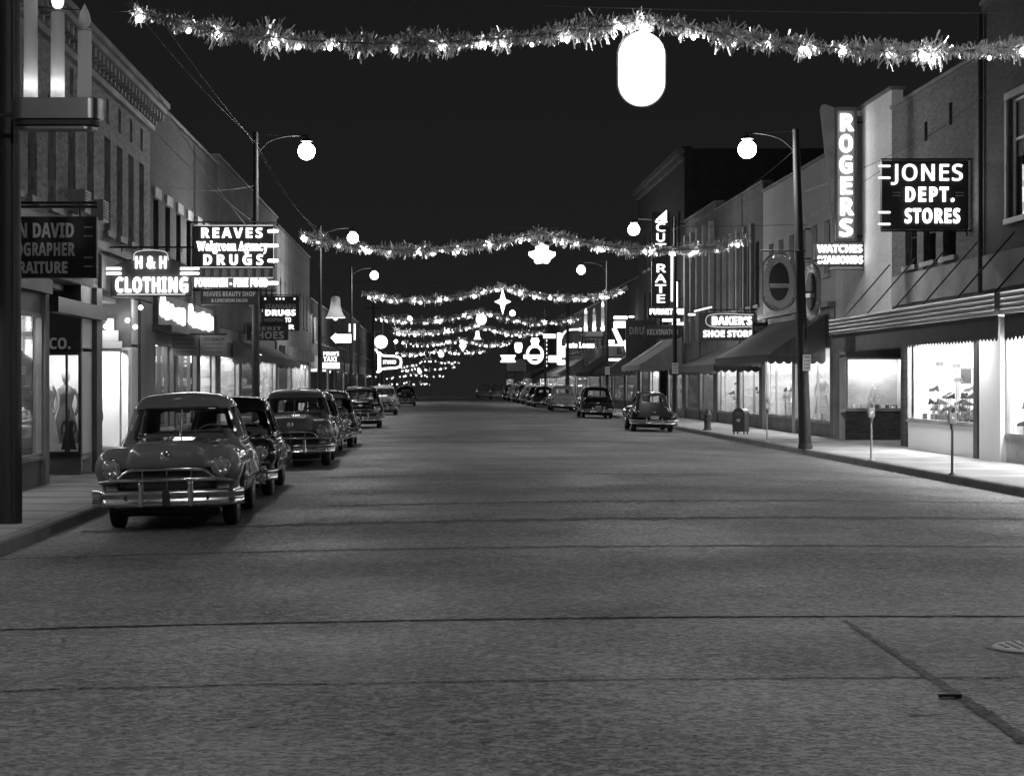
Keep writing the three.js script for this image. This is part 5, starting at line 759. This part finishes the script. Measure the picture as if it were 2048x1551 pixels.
const paint = (v) => phys(v, 0.5, { clearcoat: 1, clearcoatRoughness: 0.015, specularIntensity: v < 0.05 ? 0.15 : 0.5 });
let lensMat; const bodies = {};
for (const k of Object.keys(variants)) { const f = carField(variants[k]); bodies[k] = { f, geo: surfaceNets(f, [-1.02, 0.2, -2.6], [1.02, 1.82, 2.6], 0.03) }; }
const tyreGeo = lathe([[0.2, -0.085], [0.3, -0.095], [0.345, -0.08], [0.358, -0.04], [0.358, 0.04], [0.345, 0.08], [0.3, 0.095], [0.2, 0.085]], 32).rotateZ(Math.PI / 2);
const hubGeo = lathe([[0, 0.12], [0.1, 0.115], [0.16, 0.09], [0.2, 0.08], [0.215, 0.06], [0.215, -0.06]], 26);
// from the outside towards the body along a direction until the surface is met
function onto(f, p, d) { const q = [...p]; let t = 0; for (let i = 0; i < 60; i++) { const s = f(...q); if (s < 0.001) break; t += s * 0.8; if (t > 1.3) { const e = t - s * 0.8; return p.map((v, k) => v + d[k] * Math.min(e, 0.55)); } for (let k = 0; k < 3; k++) q[k] += d[k] * s * 0.8; } return q; }
function makeCar(kind, bodyMat, label, X, Z, turn, o = {}) {
  const V = variants[kind], { f, geo } = bodies[kind], g = thing('parked_car', label, 'car', [X, road(X, Z), Z], turn, 'cars parked along the kerbs');
  const slope = 0.00203 * 2 * (X - bend(Z) - MID); g.rotation.z = -Math.atan(slope);
  const body = part(g, 'body', geo, bodyMat);
  for (const s of [-1, 1]) for (const z of [1.43, -1.47]) { const w = part(g, 'wheel', tyreGeo, M.rubber, s * 0.71, 0.356, z); part(w, 'hubcap', hubGeo.clone().rotateZ(s > 0 ? -Math.PI / 2 : Math.PI / 2), M.chrome); }
  const A = [V.wsTop, 1.55], B = [V.wsBase, 0.98], zAt = (y, a, b) => a[0] + (b[0] - a[0]) * (y - a[1]) / (b[1] - a[1]);
  const quad = (pts) => { const q = new THREE.BufferGeometry(); q.setAttribute('position', new THREE.Float32BufferAttribute(pts.flat(), 3)); q.setIndex([0, 1, 2, 0, 2, 3]); q.computeVertexNormals(); return q; };
  const zf = (y) => zAt(y, A, B) - 0.05; part(g, 'windscreen', quad([[-0.66, 1.06, zf(1.06)], [0.66, 1.06, zf(1.06)], [0.55, 1.48, zf(1.48)], [-0.55, 1.48, zf(1.48)]]), M.glass);
  const C = [V.rwTop, 1.55], D = [V.rwBase, V.rwBaseY ?? 0.98], zr = (y) => zAt(y, C, D) + 0.05, ya = V.rwY - V.rwH - 0.02, yb = V.rwY + V.rwH + 0.02; part(g, 'rear_window', quad([[V.rwW, ya, zr(ya)], [-V.rwW, ya, zr(ya)], [-V.rwW + 0.06, yb, zr(yb)], [V.rwW - 0.06, yb, zr(yb)]]), M.glass);
  for (const s of [-1, 1]) for (const [z0, z1] of [[-0.3, 0.6], [-1.02, -0.34]]) part(g, 'side_window', quad([[s * 0.735, 1.07, z0], [s * 0.735, 1.07, z1], [s * 0.61, 1.47, z1 - 0.1], [s * 0.61, 1.47, z0]]), M.glass);
  // cabin fittings
  part(g, 'seat', join([rbox(1.25, 0.2, 0.5, 0.06, 0, 0.62, -0.05), rbox(1.25, 0.5, 0.16, 0.07, 0, 0.88, -0.33)]), mat(0.12, 0.8)); part(g, 'seat', join([rbox(1.2, 0.2, 0.5, 0.06, 0, 0.62, -0.95), rbox(1.2, 0.5, 0.16, 0.07, 0, 0.9, -1.22)]), mat(0.12, 0.8)); part(g, 'dashboard', rbox(1.3, 0.2, 0.14, 0.05, 0, 0.93, 0.52), mat(0.09, 0.5));
  const sw = part(g, 'steering_wheel', new THREE.TorusGeometry(0.21, 0.014, 8, 28), M.trimDark, 0.36, 1.06, 0.28); sw.rotation.x = -0.5; part(g, 'mirror', rbox(0.2, 0.06, 0.03, 0.015, 0, 1.43, zf(1.43) - 0.08), M.black);
  // front
  for (const s of [-1, 1]) {
    const p = onto(f, [s * 0.665, 0.8, 2.9], [0, 0, -1]), h = part(g, 'headlight', lathe([[0, -0.02], [0.04, -0.015], [0.08, 0.0], [0.098, 0.02]], 22).rotateX(Math.PI / 2), M.chrome, p[0], p[1], p[2] + 0.012); part(h, 'lens', lathe([[0, 0.045], [0.05, 0.04], [0.085, 0.025], [0.098, 0.01]], 22).rotateX(Math.PI / 2), lensMat); part(h, 'filament_shield', new THREE.SphereGeometry(0.022, 10, 8), M.trimMid, 0, 0, 0.01); part(h, 'headlight_rim', new THREE.TorusGeometry(0.103, 0.017, 8, 26), M.chrome, 0, 0, -0.005);
    part(g, 'parking_light', rbox(0.14, 0.07, 0.05, 0.015, s * 0.68, 0.56, onto(f, [s * 0.68, 0.56, 2.9], [0, 0, -1])[2]), mat(0.35, 0.3));
    const tl = onto(f, [s * 0.7, 0.78, -2.9], [0, 0, 1]); part(g, 'tail_light', new THREE.SphereGeometry(0.055, 12, 8).scale(1, 1.2, 0.6), mat(0.12, 0.2), ...tl);
    const dh = onto(f, [s * 1.3, 0.95, -0.2], [-s, 0, 0]); part(g, 'door_handle', rbox(0.03, 0.025, 0.15, 0.01, dh[0] + s * 0.012, dh[1], dh[2]), M.chrome);
    const side = lin(0.5, 2.0, 8).map((z) => { const q = onto(f, [s * 1.3, 0.8, z], [-s, 0, 0]); return [q[0] + s * 0.006, q[1], q[2]]; }); part(g, 'side_moulding', tube(side, 0.01, 24, 6), M.chrome);
    const seam = lin(0.42, 1.02, 8).map((y) => { const q = onto(f, [s * 1.3, y, 0.66], [-s, 0, 0]); return [q[0], q[1], q[2]]; }); part(g, 'door_seam', tube(seam, 0.006, 20, 5), M.black);
    const belt = lin(V.tail ? -0.6 : -1.2, 0.7, 9).map((z) => { const q = onto(f, [s * 1.3, V.tail ? 0.99 : 1.035, z], [-s, 0, 0]); return [q[0] + s * 0.004, q[1], q[2]]; }); part(g, 'belt_moulding', tube(belt, 0.009, 24, 5), M.chrome);
  }
  const bar = (name, w, y, r, droop = 0, sy = 1.3) => { const pts = lin(-w, w, 10).map((x) => { const q = onto(f, [x * 0.999, 0.8, 2.9], [0, 0, -1]); const t = Math.abs(x) / w; return [x, y - droop * t ** 8, 2.4 - 0.1 * (x / 0.9) ** 2 + 0.02]; }); return part(g, name, tube(pts, r, 40, 8).scale(1, 1, 1), M.chrome); };
  part(g, 'grille_shade_plate', rbox(1.12, 0.27, 0.02, 0.008, 0, 0.645, 2.19), M.black); bar('grille_bar', 0.58, 0.785, 0.022, 0.1); bar('grille_bar', 0.82, 0.665, 0.026, 0.02); bar('grille_bar', 0.58, 0.53, 0.02, 0); for (const x of [-0.3, 0, 0.3]) part(g, 'grille_post', rod([x, 0.52, 2.3], [x, 0.79, 2.3], 0.01), M.chrome);  // black plate behind the bars, its colour standing in for shade in the opening
  const hp = lin(0.85, 2.1, 8).map((z) => { const q = onto(f, [0, 1.6, z], [0, -1, 0]); return [0, q[1] + 0.004, z]; }); part(g, 'hood_strip', tube(hp, 0.016, 30, 6), M.chrome); const hn = onto(f, [0, 0.93, 2.9], [0, 0, -1]); part(g, 'badge', lathe([[0, 0.02], [0.05, 0.015], [0.07, 0]], 18).rotateX(Math.PI / 2), M.chrome, hn[0], hn[1], hn[2]); part(g, 'hood_ornament', rbox(0.035, 0.05, 0.16, 0.015, 0, onto(f, [0, 1.6, 2.0], [0, -1, 0])[1] + 0.02, 2.0), M.chrome);
  for (const s of [-1, 1]) { const hs = lin(0.8, 2.2, 10).map((z) => { const x = s * (0.5 - 0.05 * Math.max(0, z - 1.2)), q = onto(f, [x, 1.6, z], [0, -1, 0]); return [x, q[1], z]; }); part(g, 'hood_seam', tube(hs, 0.006, 30, 5), M.black); }
  part(g, 'windscreen_post', rod([0, 1.06, zAt(1.06, A, B) - 0.03], [0, 1.48, zAt(1.48, A, B) - 0.03], 0.012), M.chrome);
  part(g, 'cowl_trim', tube(lin(-0.62, 0.62, 6).map((x) => [x, 1.055, zAt(1.055, A, B) + 0.012 - 0.02 * x * x]), 0.008, 20, 5), M.chrome);
  // bumpers: a pressed bar bent back at the ends
  const bump = (front) => {
    const prof = [[0, -0.1], [0.025, -0.095], [0.04, -0.06], [0.012, -0.02], [0.012, 0.0], [0.045, 0.03], [0.045, 0.06], [0.025, 0.085], [0, 0.09]], n = 40, pos = [], idx = []; const dir = front ? 1 : -1;
    for (let i = 0; i <= n; i++) { const x = -0.93 + 1.86 * i / n, t = Math.abs(x) / 0.93, zc = 2.42 - 0.1 * t * t - 0.16 * Math.max(0, t - 0.86) / 0.14; for (const p of prof) pos.push(x, 0.46 + p[1], dir * (zc + p[0])); }
    for (let i = 0; i < n; i++) for (let j = 0; j < prof.length - 1; j++) { const a = i * prof.length + j, b = a + 1, c = a + prof.length, d = c + 1; if (front) idx.push(a, c, d, a, d, b); else idx.push(a, d, c, a, b, d); }
    const q = new THREE.BufferGeometry(); q.setAttribute('position', new THREE.Float32BufferAttribute(pos, 3)); q.setIndex(idx); q.computeVertexNormals(); const m = part(g, front ? 'front_bumper' : 'rear_bumper', q, M.chrome); m.material = M.chrome2;
    for (const x of [-0.3, 0.3]) part(m, 'overrider', rbox(0.075, 0.3, 0.09, 0.035, x, 0.5, dir * 2.465), M.chrome); for (const x of [-0.5, 0.5]) part(m, 'bumper_iron', rod([x, 0.44, dir * 2.1], [x, 0.46, dir * 2.44], 0.02), M.iron);
  };
  bump(true); bump(false);
  part(g, 'front_plate_holder', rbox(0.09, 0.2, 0.03, 0.01, 0, 0.46, 2.475), M.black); const rp = onto(f, [0, 0.82, -2.9], [0, 0, 1]); part(g, 'rear_number_plate', rbox(0.32, 0.15, 0.015, 0.004, 0, 0.62, onto(f, [0, 0.62, -2.9], [0, 0, 1])[2] - 0.012), mat(0.3, 0.5)); part(g, 'trunk_handle', rbox(0.12, 0.07, 0.04, 0.015, rp[0], rp[1], rp[2]), M.chrome);
  part(g, 'chassis', rbox(1.25, 0.14, 3.9, 0.05, 0, 0.29, 0), M.black);
  for (const m of g.children) if (m.name !== 'wheel') m.position.y -= 0.07;
  return g;
}
lensMat = phys(0.9, 0.12, { transmission: 0.85, thickness: 0, clearcoat: 1 });
M.chrome2 = mat(0.75, 0.16, { metalness: 1, side: THREE.DoubleSide });
function carCopy(src, bodyMat, label, X, Z, turn) { const c = copyOf(src, label, [X, road(X, Z), Z], turn); c.rotation.z = -Math.atan(0.00203 * 2 * (X - bend(Z) - MID)) * (Math.abs(turn) > 2 ? -1 : 1); c.children.find((m) => m.name === 'body').material = bodyMat; return c; }
const P = { grey: paint(0.14), black: paint(0.008), dark: paint(0.02), pale: paint(0.3), mid: paint(0.13) };
const car1 = makeCar('sedan', P.grey, 'grey sedan nearest the camera, parked at the left kerb facing us', -3.45, 25.85, 0.03); car1.scale.set(1.04, 1.1, 1.02);
const car2 = makeCar('coach', P.black, 'dark tall-roofed sedan tucked behind the nearest grey one', -3.5, 32.2, 0.02);
const car3 = carCopy(car1, P.mid, 'grey sedan third in the left row, front showing past the dark one', -3.2, 43.2, 0.02);
carCopy(car2, P.dark, 'dark sedan fourth in the left row', -3.3, 49.2, 0); carCopy(car2, P.black, 'black sedan fifth in the left row with bright hubcaps', -3.15, 55.2, 0.01);
carCopy(car1, P.black, 'black sedan alone by the left kerb below the taxi sign', -3.05, 78.2, 0.02); carCopy(car1, P.pale, 'pale sedan beyond the lone black one on the left', -3.0, 109, 0); carCopy(car2, P.black, 'dark car farthest on the left, beside the studio sign', -2.3, 151, 0);
const carR = makeCar('hump', P.black, 'shiny black humpback sedan seen from behind, nearest at the right kerb', 8.5, 73.4, Math.PI - 0.02); carR.rotation.z *= -1;
carCopy(car1, P.black, 'black sedan second at the right kerb, tail towards us', 8.75, 101, Math.PI); carCopy(car1, P.pale, 'pale sedan third at the right kerb', 8.75, 127, Math.PI);
const farRight = ['fourth car at the right kerb, dark, behind the pale one', 'fifth car at the right kerb, dark and tall', 'sixth car at the right kerb, grey', 'seventh car at the right kerb, black', 'eighth car at the right kerb, dark', 'ninth car at the right kerb, pale', 'tenth car at the right kerb, dark', 'eleventh car at the right kerb, grey, near the brow of the road', 'farthest pale car on the brow of the road'];
[[146, 'dark', car2], [154, 'black', car2], [164, 'mid', car1], [173, 'black', car1], [182, 'dark', car2], [194, 'pale', car1], [204, 'dark', car1], [216, 'mid', car1], [231, 'pale', car1]].forEach(([Z, c, src], i) => carCopy(src, P[c], farRight[i], 8.6 + bend(Z) - (i > 6 ? (i - 6) * 1.1 : 0), Z, Math.PI));

// ---------------------------------------------------------------- goods in the shop windows
function mannequin(label, X, y, Z, turn, dress, k = 1, o = {}) {
  const g = thing('mannequin', label, 'mannequin', [X, y, Z], turn, 'mannequins in the shop windows'), hem = o.hem ?? 0.25;
  part(g, 'stand', lathe([[0.16, 0], [0.16, 0.015], [0.02, 0.03], [0.016, 0.9]], 16), M.iron);
  part(g, 'dress', lathe([[0.3, hem], [0.29, hem + 0.04], [0.23, 0.6], [0.17, 0.88], [0.125, 1.02], [0.15, 1.12], [0.185, 1.25], [0.17, 1.36], [0.1, 1.42], [0.05, 1.45]].map((p) => [p[0] * k, p[1] * k]), 22).scale(1, 1, 0.75), dress);
  if (!o.headless) part(g, 'head', lathe([[0.045, 1.42], [0.045, 1.5], [0.06, 1.52], [0.085, 1.58], [0.095, 1.66], [0.08, 1.74], [0.04, 1.78], [0, 1.79]].map((p) => [p[0] * k, p[1] * k]), 16), M.offwhite);
  for (const s of [-1, 1]) part(g, 'arm', tube([[s * 0.17 * k, 1.36 * k, 0], [s * 0.25 * k, 1.2 * k, 0.01], [s * 0.27 * k, 1.02 * k, 0.05], [s * 0.22 * k, 0.84 * k, 0.12]], 0.034 * k, 14, 8), dress);
  return g;
}
const cloth = { white: mat(0.75, 0.8), ink: mat(0.015, 0.6), grey: mat(0.28, 0.85, { map: fabricMap }), dark: mat(0.05, 0.85), mid: mat(0.15, 0.85, { map: fabricMap }) };
const yA = WALK + 0.4;
mannequin('white dress on a stand in the left window behind the near pole', FL - 0.6, WALK + 0.47, 31, 1.2, cloth.white); mannequin('dark suit on a stand in the left window behind the near pole', FL - 0.55, WALK + 0.47, 30, 1.2, cloth.mid); mannequin('pale coat on a stand deeper in the left window behind the near pole', FL - 0.6, WALK + 0.47, 28.4, 1.2, cloth.grey);
mannequin('white shirted form in the bright entrance window on the left', FL - 0.78, yA - 0.05, 35.95, 0, cloth.white, 1); mannequin('grey dress in the bright entrance window on the left', FL - 0.42, yA - 0.05, 36.25, 0, cloth.grey, 0.95); mannequin('short dark jacket form low in the bright entrance window on the left', FL - 0.3, yA - 0.05, 35.95, 0, cloth.dark, 0.5, { headless: true });
mannequin('dark dress standing at the mouth of the clothing store entrance', FL - 0.86, WALK, 41.1, 0.3, cloth.dark, 0.98);
mannequin('white gown in the right window behind the leaning lamp post', FR + 0.7, WALK + 0.47, 61.8, -0.9, cloth.white, 0.85, { headless: true, hem: 0.02 }); mannequin('grey dress in the right window behind the leaning lamp post', FR + 0.7, WALK + 0.47, 64.3, -0.9, cloth.grey, 1);
// shoes, hats and bags on little stands in the brightest window
const shoeG = (() => { const s = new THREE.Shape(); s.moveTo(0, 0); s.lineTo(0.02, 0.075); s.quadraticCurveTo(0.015, 0.13, 0.03, 0.135); s.quadraticCurveTo(0.09, 0.09, 0.15, 0.07); s.quadraticCurveTo(0.24, 0.06, 0.255, 0.01); s.lineTo(0.25, 0); s.lineTo(0.15, 0); s.quadraticCurveTo(0.08, 0.03, 0.05, 0.07); s.lineTo(0.03, 0); s.closePath(); return extrude(s, 0.05, 0.012, 6).translate(-0.12, 0, -0.025); })();
const hatG = lathe([[0.2, 0.02], [0.19, 0.03], [0.11, 0.035], [0.105, 0.11], [0.08, 0.14], [0, 0.145]], 18), standG = lathe([[0.09, 0], [0.09, 0.01], [0.012, 0.02], [0.012, 1]], 12);
const bagG = join([rbox(0.3, 0.2, 0.08, 0.035, 0, 0.1, 0), new THREE.TorusGeometry(0.09, 0.012, 8, 18, Math.PI).translate(0, 0.2, 0)]);
const rg = rng(99);
function goods(kind, geo, m, label, group, X, y, Z, turn, h) { const g = thing(kind, label, kind.replace('_', ' '), [X, y, Z], turn, group); if (h > 0.02) part(g, 'display_stand', standG.clone().scale(1, h, 1), M.steelRough); part(g, kind === 'display_shoe' ? 'upper' : 'shell', geo, m, 0, h, 0); return g; }
for (let i = 0; i < 46; i++) { const Z = 44 + rg() * 5.6, h = [0, 0.12, 0.3, 0.45, 0.62, 0.8][Math.floor(rg() * 6)]; goods('display_shoe', shoeG, [cloth.dark, cloth.ink, cloth.mid, M.black, cloth.ink][Math.floor(rg() * 5)], 'woman\u2019s shoe on display in the brightest shop window', 'shoes in the brightest window', FR + 0.25 + rg() * 0.7, WALK + 0.755, Z, rg() * 6, h); }
for (let i = 0; i < 9; i++) goods('display_hat', hatG, [cloth.dark, cloth.ink, cloth.mid][i % 3], 'brimmed hat on a tall stand in the brightest shop window', 'hats in the brightest window', FR + 0.5 + rg() * 0.8, WALK + 0.755, 44 + rg() * 5.6, rg() * 6, 0.9 + rg() * 0.7);
for (let i = 0; i < 7; i++) goods('display_bag', bagG, [cloth.dark, M.black, cloth.mid][i % 3], 'handbag set out on the floor of the brightest shop window', 'handbags in the brightest window', FR + 0.3 + rg() * 0.5, WALK + 0.755, 44.2 + rg() * 5, -0.9 + rg() * 0.6, 0);
for (let i = 0; i < 26; i++) goods('display_shoe', shoeG, [cloth.dark, cloth.ink, cloth.mid, M.black][i % 4], 'shoe on display in the window at the right edge', 'shoes in the right-edge window', FR + 0.3 + rg() * 0.5, WALK + 0.575, 39 + rg() * 2.3, rg() * 6, 0.15 + rg() * 1.1);
for (let i = 0; i < 22; i++) goods('display_shoe', shoeG, [cloth.dark, cloth.mid, cloth.grey, cloth.white][i % 4], 'shoe on display under the large dark awning', 'shoes under the large awning', FR + 0.3 + rg() * 0.8, WALK + 0.525, 66.3 + rg() * 4.6, rg() * 6, 0.05 + rg() * 1.3);
for (let i = 0; i < 22; i++) goods('display_shoe', shoeG, [cloth.dark, cloth.mid, cloth.grey, M.black][i % 4], 'shoe on display under the shoe store sign', 'shoes under the shoe store sign', FR + 0.3 + rg() * 0.8, WALK + 0.475, (i % 2 ? 73 : 78.4) + rg() * 4.2, rg() * 6, 0.05 + rg() * 1.4);
// price cards and hung panels
for (let i = 0; i < 14; i++) { const Z = 43.9 + rg() * 5.7, g = thing('price_card', 'small printed card propped in the brightest shop window', 'card', [FR + 0.3 + rg() * 0.9, WALK + 0.755, Z], -1.0 + rg() * 0.6, 'cards in the brightest window'), w = 0.1 + rg() * 0.16, h = 0.14 + rg() * 0.2; part(g, 'card', rbox(w, h, 0.008, 0.003, 0, h / 2 + 0.02, 0), [cloth.mid, cloth.grey, cloth.dark][i % 3]); part(g, 'easel', rod([0, h * 0.7, -0.006], [0, 0.005, -0.09], 0.006), M.iron); }
for (const [i, [Z, y, w, h]] of [[44.6, 2.0, 0.5, 0.5], [46.3, 2.15, 0.35, 0.55], [47.6, 1.95, 0.3, 0.4], [49, 2.2, 0.45, 0.35]].entries()) { const g = thing('display_poster', ['broad grey poster hung nearest in the brightest window', 'tall grey poster hung second in the brightest window', 'small poster hung third in the brightest window', 'pale poster hung farthest in the brightest window'][i], 'poster', [FR + 0.9, WALK + y, Z], -0.7); part(g, 'panel', rbox(w, h, 0.015, 0.005, 0, 0, 0), [cloth.mid, cloth.grey, cloth.dark, cloth.grey][i]); part(g, 'cord', rod([0, h / 2, 0], [0, 2.86 - y, 0], 0.004), M.iron); }
{ // jeweller's window: a small white tree among boxes
  const g = thing('tabletop_tree', 'small white tiered tree in the jeweller\u2019s window', 'tree ornament', [FR + 0.95, WALK + 0.925, 57.95]); part(g, 'trunk', rod([0, 0, 0], [0, 0.2, 0], 0.02), M.trim); const r = rng(8), leaf = []; for (let i = 0; i < 420; i++) { const h = r(), a = r() * 6.28, rad = (1 - h) * 0.26 * (0.55 + 0.45 * ((h * 5) % 1 < 0.5 ? 1 : 0.55)) + 0.02, q = box(0.07, 0.012, 0.03); q.rotateZ((r() - 0.5) * 0.8).rotateY(a); leaf.push(q.translate(Math.cos(a) * rad * (0.5 + r() * 0.5), 0.16 + h * 0.6, -Math.sin(a) * rad * (0.5 + r() * 0.5))); } part(g, 'branches', join(leaf), M.white).userData.kind = 'stuff';
  for (let i = 0; i < 16; i++) { const q = thing('gift_box', 'small box or jewel case on the jeweller\u2019s window shelf', 'box', [FR + 0.2 + rg() * 1.45, WALK + 0.925, 57.65 + rg() * 0.5], rg() * 3, 'boxes in the jeweller\u2019s window'), h = 0.05 + rg() * 0.14, w = 0.08 + rg() * 0.14; part(q, 'box', rbox(w, h, w * 0.8, 0.008, 0, h / 2, 0), [M.white, M.offwhite, cloth.mid, M.steelRough][i % 4]); part(q, 'ribbon', rbox(0.02, h + 0.006, w * 0.8 + 0.006, 0.003, 0, h / 2, 0), [cloth.dark, M.white][i % 2]); }
}
// air conditioners hung on the left wall
for (const [Z, l] of [[34.7, 'box-shaped air conditioner under a window of the corniced block, nearer one'], [36.6, 'box-shaped air conditioner under a window of the corniced block, farther one']]) { const g = thing('air_conditioner', l, 'air conditioner', [FL, 4.97, Z], Math.PI / 2); part(g, 'case', rbox(0.6, 0.42, 0.42, 0.02, 0, 0.23, 0.1), M.trim); for (let k = 0; k < 6; k++) part(g, 'louvre', rbox(0.5, 0.02, 0.02, 0.004, 0, 0.1 + k * 0.055, 0.315), M.trimDark); }

scene.traverse((o) => { if (o.isMesh) o.castShadow = o.receiveShadow = true; if (o.isPointLight) o.castShadow = true; });
renderer.render(scene, camera);
